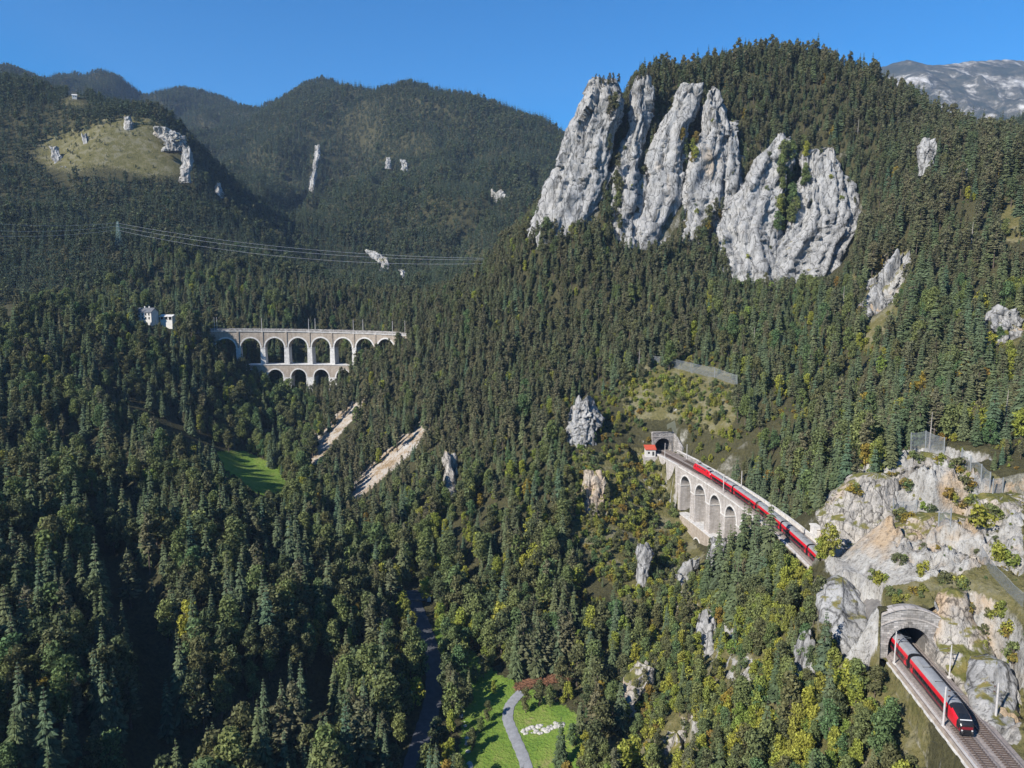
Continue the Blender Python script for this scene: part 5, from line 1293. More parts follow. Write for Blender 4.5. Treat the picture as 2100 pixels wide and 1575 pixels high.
for e in (-1, 1):
    m = MB(); yy = e * 4.5
    m.tube([(-0.5, yy - 1.0, 4.1), (0.0, yy + 0.6, 4.35 if e < 0 else 5.0), (0.5, yy - 1.0, 4.1)], 0.05, 5); m.tube([(-0.85, yy - (0.9 if e < 0 else 0.3), 4.35 if e < 0 else 5.35), (0.85, yy - (0.9 if e < 0 else 0.3), 4.35 if e < 0 else 5.35)], 0.05, 5)
    if e > 0: m.tube([(0, yy + 0.6, 5.0), (0, yy - 0.3, 5.35)], 0.05, 5)
    m.box((0, yy, 4.06), (1.3, 2.0, 0.12)); link('pantograph', m.mesh('pantograph', MAT['under']), lo)
stand(lo, y, y + LL)

# ------------------------------------------------------------------ masts along the line
def mast(base, side, label, h=7.6, thick=0.17, arm=3.0, group='catenary masts along the near railway', head=None):
    """side: unit vector towards the track."""
    r = root_at('catenary_mast', base, label, 'mast', group); b = np.array(base, float); s = np.array([side[0], side[1], 0.0])
    m = MB(); m.tube([b + (0, 0, -0.8), b + (0, 0, h)], [thick, thick * 0.7], 8); m.build('pole', MAT['concrete_pole'], r)
    m = MB(); m.tube([b + (0, 0, h - 0.5), b + s * arm + (0, 0, h - 1.2), b + (0, 0, h - 1.9)], 0.05, 5); m.build('bracket', MAT['steel'], r)
    m = MB(); m.tube([b + s * 0.4 + (0, 0, h - 0.62), b + s * 0.8 + (0, 0, h - 0.72)], 0.10, 6); m.build('insulator', MAT['insulator'], r)
    m = MB(); m.tube([b + s * 0.4 + (0, 0, h - 1.78), b + s * 0.8 + (0, 0, h - 1.64)], 0.10, 6); m.build('insulator', MAT['insulator'], r)
    m = MB(); m.box(b + (0, 0, 0.15), (0.6, 0.6, 0.5)); m.build('footing', MAT['white_stone'], r)
    return r
def line_mast(y, off, label, **k):
    dx, dy = tdir(y); sg = -1 if off > 0 else 1; mast(along(y, off, TRACK_Z - 0.5), (sg * dy, -sg * dx), label, **k)
line_mast(123.5, -4.35, 'tall mast beside the train front on the valley side', h=7.9, thick=0.22)
line_mast(146.0, -4.3, 'mast in front of the near tunnel mouth on the valley side', h=7.4)
line_mast(141.5, 4.7, 'mast on the hill side, against the cream cutting face with its black fissure', h=7.2)
line_mast(127.0, 6.3, 'mast throwing a black shadow on the blue-grey rock boss', h=7.4, thick=0.24)
line_mast(278.0, -4.6, 'mast on the valley-side edge of the near viaduct in front of the train', h=7.6, thick=0.2)
line_mast(282.0, 4.6, 'mast on the hill-side edge of the near viaduct behind the train', h=7.6, thick=0.2)
line_mast(338.0, -4.5, 'mast before the far tunnel mouth on the valley side', h=7.2)
line_mast(334.0, 4.7, 'mast by the wing wall of the far tunnel mouth', h=7.0)
for k, (s, o) in enumerate([(-58, -4.2), (-57, 4.2), (-25.5, -4.2), (8.5, -4.2), (10.5, 4.2), (42.5, -4.2), (46, 4.2), (74, -4.2), (79, 4.2), (-84, -4.2), (-83, 4.2)]):
    a = np.array(alongk(s, o, kz(s / 3.316) - 0.8)); q = np.array(alongk(s, 0, 0)); dv = (q - a)[:2]; dv /= np.linalg.norm(dv)
    mast(a, dv, ['mast at the left end of the far viaduct, near side', 'mast at the left end of the far viaduct, far side', 'mast between the second and third full arch of the far viaduct', 'left mast of the near pair over the middle of the far viaduct', 'right mast of the pair over the middle of the far viaduct',
        'near mast of the pair right of the middle of the far viaduct', 'far mast of the pair right of the middle of the far viaduct', 'near mast at the right end of the far viaduct by the treetops', 'far mast at the right end of the far viaduct by the treetops',
        'near mast on the approach between the white house and the far viaduct', 'far mast on the approach between the white house and the far viaduct'][k], h=9.6, thick=0.22, group='catenary masts on the far viaduct')

# ------------------------------------------------------------------ houses and huts
def gable_house(root, c, L, W, h, rise, rz, wall, roofm, over=0.5, winrows=(), chim=(), name_roof='roof'):
    """Walls with gables, a pitched roof with real thickness, windows and chimneys. Long side along local X."""
    ca, sa = cos(rz), sin(rz); T = lambda x, y, z: (c[0] + x * ca - y * sa, c[1] + x * sa + y * ca, c[2] + z)
    m = MB(); a, b = L / 2, W / 2
    V = [T(-a, -b, -6), T(a, -b, -6), T(a, b, -6), T(-a, b, -6), T(-a, -b, h), T(a, -b, h), T(a, b, h), T(-a, b, h), T(-a, 0, h + rise), T(a, 0, h + rise)]
    m.add(V, [(0, 1, 5, 4), (1, 2, 6, 9, 5), (2, 3, 7, 6), (3, 0, 4, 8, 7), (0, 3, 2, 1)]); m.build('wall', wall, root)
    m = MB(); e = over; k = rise / b; t = 0.28
    for s in (-1, 1):
        V = [T(-a - e, s * (b + e), h - k * e), T(a + e, s * (b + e), h - k * e), T(a + e, 0, h + rise), T(-a - e, 0, h + rise)]
        V += [(p[0], p[1], p[2] + t) for p in V]
        m.add(V, [(3, 2, 1, 0), (4, 5, 6, 7), (0, 1, 5, 4), (1, 2, 6, 5), (2, 3, 7, 6), (3, 0, 4, 7)])
    rf = m.build(name_roof, roofm, root)
    for (x, z, s, w, hh) in winrows:
        m = MB()
        p = T(x, s * (b + 0.03), z); m.box(p, (w, 0.10, hh), rz); wf = m.build('window', MAT['glass'], root)
        m = MB(); m.box(T(x, s * (b + 0.10), z - hh / 2 - 0.08), (w + 0.3, 0.22, 0.12), rz); o = m.build('sill', MAT['white_stone']); 
        off = root['_o']; o.data.transform(__import__('mathutils').Matrix.Translation((-off[0], -off[1], -off[2]))); o.parent = wf
    for (x, y_, hh) in chim:
        m = MB(); m.box(T(x, y_, h + rise + hh / 2 - 0.6), (0.8, 0.7, hh + 0.6), rz); o = m.build('chimney', MAT['white_wall'])
        off = root['_o']; o.data.transform(__import__('mathutils').Matrix.Translation((-off[0], -off[1], -off[2]))); o.parent = rf
hp = P(303, 650, 500); hz = -22.0
hr = root_at('white_house', (hp[0], hp[1], hz), 'white two-storey house with a slate roof left of the far viaduct', 'house')
gable_house(hr, (hp[0], hp[1], hz), 11.5, 7.0, 5.6, 2.6, radians(-14), MAT['white_wall'], MAT['slate'], 0.5,
            [(-3.8, 4.1, -1, 1.0, 1.4), (-1.2, 4.1, -1, 1.0, 1.4), (1.4, 4.1, -1, 1.0, 1.4), (4.0, 4.1, -1, 1.0, 1.4), (-3.8, 1.6, -1, 1.0, 1.4), (-1.2, 1.6, -1, 1.0, 1.4), (1.4, 1.6, -1, 1.0, 1.4), (4.0, 1.6, -1, 1.0, 1.4)], [(-2.0, 0.3, 1.6), (1.6, 0.3, 1.6)])
ap = P(345, 648, 503)
an = root_at('open_shed', (ap[0], ap[1], hz), 'low white shed with an open front beside the white house', 'shed')
gable_house(an, (ap[0], ap[1], hz), 9.5, 4.5, 2.5, 1.0, radians(-14), MAT['white_wall'], MAT['white_stone'], 0.5, [(-3.2, 1.5, -1, 2.2, 2.2), (0.0, 1.5, -1, 2.2, 2.2), (3.2, 1.3, -1, 2.2, 2.0)])  # dark glass panes stand in for the shade inside the open front
mp = ground_hit(153, 200, 700, 1200)
mh = root_at('mountain_hut', mp, 'tiny white hut among trees on the crest of the left hill', 'hut')
gable_house(mh, (mp[0], mp[1], mp[2] - 0.5), 5.5, 4.5, 2.8, 1.6, radians(25), MAT['white_wall'], MAT['white_stone'], 0.4, [(-1.3, 1.6, -1, 0.8, 1.0), (1.3, 1.6, -1, 0.8, 1.0)])
bp = np.array(along(346.5, -8.2, TRACK_Z - 0.6))
hb = root_at('signal_hut', bp, 'small white hut with a red roof beside the far tunnel mouth', 'hut')
m = MB(); m.box(bp + (0, 0, 0.6), (4.6, 4.0, 4.6)); m.build('wall', MAT['white_wall'], hb)
m = MB(); V = [bp + p for p in ((-2.7, -2.4, 2.75), (2.7, -2.4, 2.75), (2.7, 2.4, 4.1), (-2.7, 2.4, 4.1))]; V += [p + np.array((0, 0, 0.22)) for p in V]
m.add(V, [(3, 2, 1, 0), (4, 5, 6, 7), (0, 1, 5, 4), (1, 2, 6, 5), (2, 3, 7, 6), (3, 0, 4, 7)]); m.build('roof', MAT['red_roof'], hb)
m = MB(); m.box(bp + (1.2, -2.03, 0.9), (0.9, 0.08, 1.9)); m.build('door', MAT['under'], hb)
m = MB(); m.box(bp + (-0.9, -2.03, 1.3), (0.9, 0.08, 0.9)); m.build('window', MAT['glass'], hb)
m = MB(); m.box(bp + (0.8, 1.0, -5.0), (8.0, 7.5, 8.6)); tag(m.build('stone_platform', MAT['pale_stone']), 'stone platform under the red-roofed hut at the far tunnel mouth', 'platform')

# ------------------------------------------------------------------ valley road, path, stones
def ribbon(name, pix, width, mat, lift=0.30, sub=10, kind='structure'):
    pts = np.array([ground_hit(u, v) for u, v in pix])
    t = np.linspace(0, len(pts) - 1, (len(pts) - 1) * sub + 1); xs = np.interp(t, np.arange(len(pts)), pts[:, 0]); ys = np.interp(t, np.arange(len(pts)), pts[:, 1])
    for _ in range(6): xs[1:-1] = (xs[:-2] + xs[2:] + 2 * xs[1:-1]) / 4; ys[1:-1] = (ys[:-2] + ys[2:] + 2 * ys[1:-1]) / 4
    dx = np.gradient(xs); dy = np.gradient(ys); n = np.hypot(dx, dy); nx, ny = -dy / n, dx / n
    nw = 6; V = []
    zc = hq(xs, ys)
    for _ in range(8): zc[1:-1] = (zc[:-2] + zc[2:] + 2 * zc[1:-1]) / 4
    for i in range(len(xs)):
        w = width * (1 + 0.06 * sin(i * 1.7))
        for k in range(nw + 1):
            o = (k / nw - 0.5) * w; X_, Y_ = xs[i] + nx[i] * o, ys[i] + ny[i] * o
            V.append((X_, Y_, max(float(hq(X_, Y_)), zc[i] - 0.15) + lift - 0.12 * abs(2 * k / nw - 1) ** 2))
    Q = [(i * (nw + 1) + k, i * (nw + 1) + k + 1, (i + 1) * (nw + 1) + k + 1, (i + 1) * (nw + 1) + k) for i in range(len(xs) - 1) for k in range(nw)]
    # skirts down into the ground
    o = link(name, quad_mesh(name, V, Q, mat, True)); tag(o, kind=kind)
    ROADS.append((np.stack([xs, ys], -1), width / 2 + 1.2)); return np.stack([xs, ys, zc], -1)
ROADS = []
road_line = ribbon('valley_road', [(838, 1640), (846, 1575), (868, 1510), (886, 1450), (892, 1390), (884, 1335), (868, 1285), (852, 1245), (845, 1212)], 5.6, MAT['asphalt'])
path_line = ribbon('grey_path', [(1094, 1640), (1076, 1560), (1054, 1510), (1040, 1475), (1044, 1450), (1058, 1432), (1070, 1420)], 3.3, MAT['path'], 0.26)
gp = ground_hit(880, 1234)
gt = root_at('gatepost', gp, 'white gatepost beside the valley road at the edge of the shade', 'gatepost')
m = MB(); m.box(gp + np.array((0, 0, 1.2)), (1.5, 0.9, 3.4)); m.build('post_body', MAT['white_wall'], gt)
m = MB(); m.box(gp + np.array((0, 0, 3.0)), (1.8, 1.2, 0.22)); m.build('cap', MAT['white_stone'], gt)
bg_ = ground_hit(850, 1232)
br = root_at('road_bridge', bg_, 'flat grey slab bridge joining the valley road by the white gatepost', 'bridge')
m = MB(); m.box(bg_ + np.array((-0.5, 1.5, 0.55)), (10.0, 5.0, 0.5)); m.build('deck', MAT['asphalt'], br)  # dark asphalt tone stands in for the shade over the bridge
m = MB(); m.box(bg_ + np.array((-0.5, -1.1, 1.0)), (10.0, 0.25, 0.5)); m.build('kerb_beam', MAT['lining'], br)  # kerbs darkened the same way, shade put into their colour
m = MB(); m.box(bg_ + np.array((-0.5, 4.1, 1.0)), (10.0, 0.25, 0.5)); m.build('kerb_beam', MAT['lining'], br)
rb = np.random.RandomState(5)
def boulder_mesh(k):
    import bmesh
    bm = bmesh.new(); bmesh.ops.create_icosphere(bm, subdivisions=2, radius=1.0)
    for vv in bm.verts:
        p = np.array(vv.co); f = 1 + 0.35 * float(fbm(p[0] * 0.9 + k * 7, p[1] * 0.9, p[2] * 0.9, 2)); q = p * f * np.array((1.15, 0.95, 0.75)); vv.co = q
    me = bpy.data.meshes.new('boulder'); bm.to_mesh(me); bm.free(); me.materials.append(MAT['boulder']); return me
BLD = [boulder_mesh(k) for k in range(5)]
def boulder(p, s, label, group):
    o = link('boulder', BLD[rb.randint(5)], None, (p[0], p[1], p[2] + s * 0.3)); o.scale = (s, s * rb.uniform(0.8, 1.2), s * rb.uniform(0.8, 1.1)); o.rotation_euler = (0, 0, rb.uniform(0, 6.28)); tag(o, label, 'boulder', group)
G_B = 'white boulders in the row on the meadow'
_row = sorted([(1072 + 84 * rb.rand(), rb.uniform(-9, 9), rb.uniform(0.28, 0.8)) for k in range(72)])
_big = max(range(72), key=lambda k: _row[k][2])
for k, (u, dv, sz) in enumerate(_row):
    t = (u - 1072) / 84; lab = 'white boulder in the loose heap beside the grey path'
    if k == 0: lab = 'leftmost white boulder of the heap beside the grey path'
    elif k == 71: lab = 'rightmost white boulder of the heap beside the grey path'
    elif k == _big: lab = 'largest white boulder of the heap beside the grey path'
    boulder(ground_hit(u, 1502 - 14 * t + dv * (0.5 + 0.5 * sin(pi * t))), sz, lab, G_B)
_str = sorted([(1385 + 190 * rb.rand(), rb.uniform(-3, 3), rb.uniform(0.3, 0.8)) for k in range(26)])
_bs = max(range(26), key=lambda k: _str[k][2])
for k, (v, du, sz) in enumerate(_str):
    lab = 'pale stone in the line along the stream edge of the meadow'
    if k == 0: lab = 'highest pale stone of the line along the stream edge of the meadow'
    elif k == 25: lab = 'lowest pale stone of the line along the stream edge of the meadow'
    elif k == _bs: lab = 'largest pale stone of the line along the stream edge of the meadow'
    boulder(ground_hit(955 + 8 * sin(v / 40) + du, v), sz, lab, 'pale stones along the stream')
# felled branches: a heap nobody could count
m = MB()
for k in range(700):
    u = rb.uniform(1056, 1176); t = (u - 1056) / 120; v = rb.uniform(1400 - 22 * t, 1418 - 26 * t); p = ground_hit(u, v, 180, 300); a = rb.uniform(0, 3.14); L = rb.uniform(0.5, 1.5); z = rb.uniform(0.1, 0.5)
    m.tube([p + np.array((-L * cos(a), -L * sin(a), z)), p + np.array((L * cos(a), L * sin(a), z + rb.uniform(-0.2, 0.35)))], [0.10, 0.04], 3, False)
tag(m.build('cut_branches', MAT['branches']), 'reddish litter of cut branches at the edge of the tall trees above the grey path', 'branch litter', kind='stuff')

# ------------------------------------------------------------------ rockfall netting
def net_fence(label, tops, h, posts=True, lean=0.25):
    """tops: (u, v, d) of the post feet as seen."""
    feet = []
    for u, v, d in tops:
        feet.append(surf_hit(u, v, d) - np.array((0, 0, 0.2)))
    r = root_at('rockfall_fence', feet[0], label, 'rockfall fence', 'rockfall fences above the railway')
    L = np.array((-lean, -lean, 0)) * h * 0.35
    if posts:
        for p in feet:
            m = MB(); m.tube([p - (0, 0, 2), p, p + L + (0, 0, h)], 0.17, 6); m.build('post', MAT['steel'], r)
    for a, b in zip(feet[:-1], feet[1:]):
        m = MB(); n = 8; V = []; k2 = 4
        for i in range(n + 1):
            t = i / n; p = a + (b - a) * t
            for k in range(k2 + 1):
                w = k / k2; sag = sin(pi * t) * 0.35
                V.append(p + L * w + np.array((0.0, sag * (0.5 - abs(w - 0.5)), (h - 0.2) * w - sag * 0.6 * w - 0.6 * (1 - w))))
        m.add(V, [(i * (k2 + 1) + k, (i + 1) * (k2 + 1) + k, (i + 1) * (k2 + 1) + k + 1, i * (k2 + 1) + k + 1) for i in range(n) for k in range(k2)])
        m.build('net', MAT['net'], r)
        m = MB(); m.tube([a + L + (0, 0, h - 0.2), (a + b) / 2 + L + (0, 0, h - 0.45), b + L + (0, 0, h - 0.2)], 0.035, 4); m.build('top_cable', MAT['steel'], r)
net_fence('rockfall fence on the grassy summit of the great outcrop', [(1868, 922, 212), (1898, 918, 211), (1936, 932, 209)], 5.6)
net_fence('rockfall fence descending to the right behind the great outcrop', [(1972, 950, 209), (1990, 966, 208), (2012, 984, 207), (2030, 1000, 206)], 4.6)
net_fence('short dark rockfall fence near the right edge beyond the great outcrop', [(2036, 1012, 200), (2056, 1010, 199)], 4.4)
net_fence('low rockfall fence in the scrub on the ledge of the great outcrop', [(1832, 1046, 199), (1852, 1052, 198), (1880, 1048, 197)], 3.6)
net_fence('single-bay rockfall fence right of the ledge of the great outcrop', [(1925, 1076, 192), (1950, 1068, 191)], 3.4)
net_fence('grey net band sweeping down to the right edge below the great outcrop', [(2008, 1140, 172), (2030, 1175, 168), (2060, 1208, 164), (2098, 1246, 159)], 3.6, False)
net_fence('long rockfall fence on the brown ledge above the far tunnel mouth', [(1334, 748, 384), (1372, 752, 383), (1418, 764, 381), (1466, 774, 378), (1512, 790, 374)], 5.5)

# dead grey trees on the right-hand slope
for k, (u, v, H_) in enumerate([(1757, 305, 20), (1727, 655, 17), (1870, 640, 14), (1395, 330, 12), (1990, 520, 15), (1780, 480, 14), (2060, 880, 12), (1545, 720, 13), (1310, 760, 12), (1905, 925, 12)]):
    p = ground_hit(u, v, 150, 700); r = root_at('dead_tree', p, ['tall bare grey trunk on the ridge slope right of the cliff wall', 'bare grey trunk standing left of the pointed shoulder crag', 'bare grey trunk right of the pointed shoulder crag', 'short bare trunk among pines above the cliff ribs', 'bare grey trunk high near the right edge',
        'bare grey trunk just right of the wide rock face', 'bare grey trunk low at the right edge above the great outcrop', 'bare grey trunk in the wood above the far viaduct approach and netting', 'short bare trunk left of the long rockfall fence', 'thin bare trunk behind the rockfall fence on the outcrop summit'][k], 'dead tree', 'dead grey trees on the slope')
    m = MB(); m.tube([p - (0, 0, 1), p + (0.1, 0, H_ * 0.5), p + (0.25, 0.1, H_)], [0.30, 0.2, 0.06], 6); m.build('trunk', MAT['dead_wood'], r)
    for q in range(7):
        a = rb.uniform(0, 6.28); z = H_ * (0.35 + 0.08 * q); L_ = rb.uniform(0.8, 2.0); m = MB(); m.tube([p + (0.1, 0, z), p + np.array((0.1 + L_ * cos(a), L_ * sin(a), z - 0.2 * L_))], [0.08, 0.03], 4); m.build('branch', MAT['dead_wood'], r)

# ------------------------------------------------------------------ power line
tb = P(245, 512, 672); tb[2] = float(hq(tb[0], tb[1])); TH = P(245, 455, 672)[2] - tb[2]
tw = root_at('lattice_tower', tb, 'lattice power-line tower standing out of the dark wood on the left', 'power tower')
def lat(z, s): w = 2.0 * (1 - z / TH) + 0.45; return [tb + np.array((sx * w, sy * w, z)) for sx, sy in ((-1, -1), (1, -1), (1, 1), (-1, 1))]
for q in range(4):
    m = MB(); m.tube([lat(0, 0)[q] - (0, 0, 1), lat(TH, 0)[q]], 0.20, 4); m.build('leg', MAT['green_steel'], tw)
m = MB(); zs = np.linspace(0, TH, 9)
for a, b in zip(zs[:-1], zs[1:]):
    A, B = lat(a, 0), lat(b, 0)
    for q in range(4): m.tube([A[q], B[(q + 1) % 4]], 0.09, 3); m.tube([A[(q + 1) % 4], B[q]], 0.09, 3); m.tube([B[q], B[(q + 1) % 4]], 0.09, 3)
m.build('bracing', MAT['green_steel'], tw)
arms = []
for z, L in ((TH * 0.97, 2.6), (TH * 0.84, 3.6), (TH * 0.70, 3.2)):
    m = MB(); m.tube([tb + (0, -L, z), tb + (0, L, z)], 0.13, 4); m.tube([tb + (0, -L, z), tb + (0, 0, z + 1.2), tb + (0, L, z)], 0.09, 4); m.build('cross_arm', MAT['green_steel'], tw); arms.append(tb + np.array((0, -L, z - 0.7)))
def cable(a, b, sag, label):
    t = np.linspace(0, 1, 30); pts = [a + (b - a) * x - np.array((0, 0, sag * 4 * x * (1 - x))) for x in t]
    m = MB(); m.tube(pts, 0.07, 4); tag(m.build('power_cable', MAT['wire']), label, 'power cable', 'cables of the power line')
for k, v in enumerate((458, 474, 486)):
    cable(P(-60, v - 4, 575), arms[k], 3.0, ['highest', 'middle', 'lowest'][k] + ' power cable running from the tower to the left edge of the view')
for k, (v, s) in enumerate(((530, 7.0), (533, 8.0), (540, 10.0))):
    cable(arms[k], P(1015, v, 560), s, ['highest', 'middle', 'lowest'][k] + ' power cable sagging from the tower to the pine slope on the right')

# ------------------------------------------------------------------ the far mountain
def mountain():
    xs = np.linspace(1500, 5600, 240); ys = np.linspace(3000, 6000, 160); X, Y = np.meshgrid(xs, ys)
    sc_ = 1.0
    r = [(1500, 190), (1700, 180), (1780, 152), (1830, 139), (1870, 148), (1910, 148), (1960, 141), (2030, 138), (2070, 142), (2130, 146), (2300, 170), (2700, 260)]
    rx = np.array([P(u, v, 4200)[0] for u, v in r]); rz = np.array([P(u, v, 4200)[2] for u, v in r])
    yr = 4300 + 160 * np.sin(X / 420); top = np.interp(X * 4250 / yr, rx, rz) * yr / 4250; dy = Y - yr
    Z = np.where(dy < 0, top + dy * 0.62, top - dy * 0.25) + (ridged(X / 520, Y / 700, 1.0, 5) - 0.5) * 260 * np.clip(-dy / 500, 0, 1)
    Z = Z + fbm(X / 60, Y / 60, 4.0, 4) * 8
    V = np.stack([X, Y, np.maximum(Z, -100)], -1).reshape(-1, 3); ny, nx = X.shape; i = np.arange(nx * ny).reshape(ny, nx)
    Q = np.stack([i[:-1, :-1], i[:-1, 1:], i[1:, 1:], i[1:, :-1]], -1).reshape(-1, 4)
    m, nt, out = new_mat('mountain')
    vec, g = world_pos(nt, (0.006, 0.006, 0.010)); n = noise_node(nt, 1.0, 9, 0.66, vec, 0.5)
    v2, _ = world_pos(nt, (0.022, 0.022, 0.012)); n2 = noise_node(nt, 1.0, 6, 0.7, v2)
    a = mathn(nt, 'ADD', n.outputs[0], mathn(nt, 'MULTIPLY', mathn(nt, 'SUBTRACT', n2.outputs[0], 0.5), 0.5))
    c = ramp(nt, a, [(0.40, (0.030, 0.036, 0.030)), (0.52, (0.075, 0.07, 0.055)), (0.58, (0.22, 0.205, 0.18)), (0.68, (0.48, 0.46, 0.43))]).outputs[0]
    principled(nt, out, c, 0.95, 0, 0.1)
    o = link('far_mountain', quad_mesh('far_mountain', V, Q, m, True)); tag(o, kind='structure')
mountain()
# ------------------------------------------------------------------ haze
def haze():
    m, nt, out = new_mat('haze'); v = N(nt, 'VolumePrincipled'); v.inputs['Color'].default_value = (0.48, 0.68, 1.0, 1); v.inputs['Density'].default_value = 0.00006; v.inputs['Anisotropy'].default_value = 0.0
    nt.links.new(v.outputs[0], out.inputs['Volume'])
    zb = float(min(GH.min(), FHg.min(), -140)) - 1.0
    b = MB(); b.box(((-2700 + 5700) / 2, 2750, (zb + 1560) / 2), (8500, 6700, 1560 - zb)); tag(b.build('haze', m), kind='stuff')
haze()
# tree lists ---------------------------------------------------------------
def plant_near():
    X, Y = jitter_grid(-330, 380, 70, 690, 4.0)
    xa, ya = jitter_grid(10, 90, 90, 225, 3.0); oa = xa - tx(ya); k = (oa > -50) & (oa < -6); xb, yb = jitter_grid(-60, 380, 395, 670, 4.6); X = np.r_[X, xa[k], xb]; Y = np.r_[Y, ya[k], yb]
    Z = hq(X, Y)
    u, v, d = project(X, Y, Z + 8)
    m = (u > -160) & (u < 2260) & (v > -200) & (v < 1900) & (d > 60)
    X, Y, Z, u, v, d = (a[m] for a in (X, Y, Z, u, v, d))
    n = len(X); kind = np.empty(n, object); S = np.ones(n)
    patch = fbm(X / 40, Y / 40, 5.0, 3); patch2 = fbm(X / 18 + 50, Y / 18, 9.0, 2)
    off = X - tx(Y)
    left = X < -30 - (Y - 190) * 0.35
    r = rt.rand(n)
    # the shaded left slope: spruce with broadleaved clumps
    kind[:] = choose(n, {'spruce': 6.5, 'pine': 2.4, 'leafg': 1.0, 'leafd': 2.0, 'leafy': 0.22})
    a = left & (patch > 0.12); kind[a] = choose(a.sum(), {'spruce': 2, 'leafg': 2.6, 'leafd': 4, 'leafy': 0.45, 'leafo': 0.2})
    # right: pine slope under the cliffs
    b = ~left & (Y > 300); kind[b] = choose(b.sum(), {'pine': 6, 'spruce': 2.6, 'leafd': 0.8, 'leafy': 0.35, 'leafg': 0.4})
    b2 = b & (u > 1450) & (v > 560); kind[b2] = choose(b2.sum(), {'spruce': 5, 'pine': 2, 'leafg': 1.3, 'leafd': 0.8, 'leafy': 0.5})
    b3 = b & (v < 560) & (u > 1250); kind[b3] = choose(b3.sum(), {'pine': 6, 'spruce': 3.5, 'leafd': 0.5, 'leafo': 0.15})
    # right of the railway
    c = ~left & (Y <= 300) & (off > 0); kind[c] = choose(c.sum(), {'spruce': 5, 'pine': 2, 'leafg': 1, 'leafy': 0.7, 'leafo': 0.45})
    # below the railway: yellowing broadleaves
    e = ~left & (Y <= 345) & (off <= 0); kind[e] = choose(e.sum(), {'spruce': 1.8, 'pine': 0.9, 'leafg': 2.2, 'leafd': 2.2, 'leafy': 1.8, 'leafo': 0.4})
    e2 = e & (off > -58) & (Y < 225); kind[e2] = choose(e2.sum(), {'leafy': 4, 'leafg': 2.2, 'leafd': 1.2, 'leafo': 0.4, 'spruce': 0.7})
    e3 = ~left & (Y > 245) & (Y < 380) & ((off <= 6) | ((off <= 26) & (Y > 318))) & (X > 26); kind[e3] = choose(e3.sum(), {'leafy': 4, 'leafg': 1.6, 'leafo': 1.2, 'leafd': 0.9, 'spruce': 0.35, 'pine': 0.15})
    # broadleaves round the far meadow and along the stream
    g = in_poly(u, v, [(430, 760), (600, 760), (700, 900), (620, 1000), (900, 1250), (860, 1290), (440, 940)]) & (d > 330); kind[g] = choose(g.sum(), {'leafg': 3.5, 'leafd': 1.6, 'spruce': 1.2, 'leafy': 0.5})
    g2 = in_poly(u, v, [(860, 1220), (1080, 1240), (1060, 1330), (960, 1380), (870, 1310)]) & (d > 200); kind[g2] = choose(g2.sum(), {'leafg': 2, 'leafy': 1.6, 'leafd': 1, 'spruce': 0.5})
    S = rt.uniform(0.50, 1.16, n) * (0.92 + 0.34 * patch2)
    S = np.where(left & (Y < 280), S * 1.18, S)
    S = np.where(e2, S * 0.72, S); S = np.where(e3, S * 0.50, S); S = np.where(b3, S * 1.0, S)
    S = np.where(~left & (Y > 300) & (v > 560), S * 0.86, S)
    dens = np.where(left, 0.66 + 0.5 * patch, 0.84 + 0.2 * patch2)
    sl = slope(X, Y); dens = np.where((sl > 1.7) & (d < 420), dens * 0.5, dens)
    dens = np.where((off > 0) & (off < 45) & (Y < 200), dens * 0.30, dens)
    dens = np.where(e3 & (Y > 262), dens * 0.8, dens)
    S = np.where((off > 4) & (off < 60) & (Y < 205), S * 0.42, S)
    for pts, dep, w in RAVINES:
        dens = np.where(near_line(X, Y, pts, w * 0.75), dens * 0.25, dens)
    for p in G_RIBS[:2]:
        ub, vb_, _d = project(X, Y, Z); q = in_poly(ub, vb_, p) & (d > 150); dens = np.where(q, dens * np.where(patch2 > 0.0, 0.9, 0.45), dens); S = np.where(q, S * 0.8, S)
    dk = (sl > 1.2) & (d > 420); S = np.where(dk, S * 0.82, S)
    m = rt.rand(n) < dens
    return [a[m] for a in (X, Y, Z, kind, S)]
NX, NY, NZ, NK, NSZ = plant_near()
_ex = []
for k in range(22):                            # tall spruces standing in front of the hidden stretch of track
    y = 204 + 40 * rt.rand(); x = float(tx(y)) - 9 - 15 * rt.rand(); _ex.append((x, y, 'spruce', rt.uniform(1.0, 1.25)))
HAND = [(1150, 1572, 'spruce', 0.8), (1078, 1462, 'leafd', 0.55), (1106, 1448, 'leafd', 0.6), (1128, 1450, 'leafg', 0.5), (1000, 1480, 'leafd', 0.45), (985, 1500, 'leafg', 0.4), (975, 1400, 'leafg', 0.5), (992, 1390, 'leafd', 0.55),
        (962, 1440, 'spruce', 0.6), (1175, 1530, 'leafg', 0.55), (1190, 1500, 'spruce', 0.7), (1012, 1420, 'leafy', 0.35), (968, 1540, 'leafd', 0.5)]
for k in range(9): HAND.append((1062 + 13 * k + rt.uniform(-4, 4), 1392 - 3 * k + rt.uniform(-2, 4), 'pine' if k % 3 else 'spruce', rt.uniform(0.95, 1.2)))
for (uu, vv, kk, sc) in HAND:
    p = ground_hit(uu, vv, 150, 320); _ex.append((p[0], p[1], kk, sc))
NHAND = len(_ex)
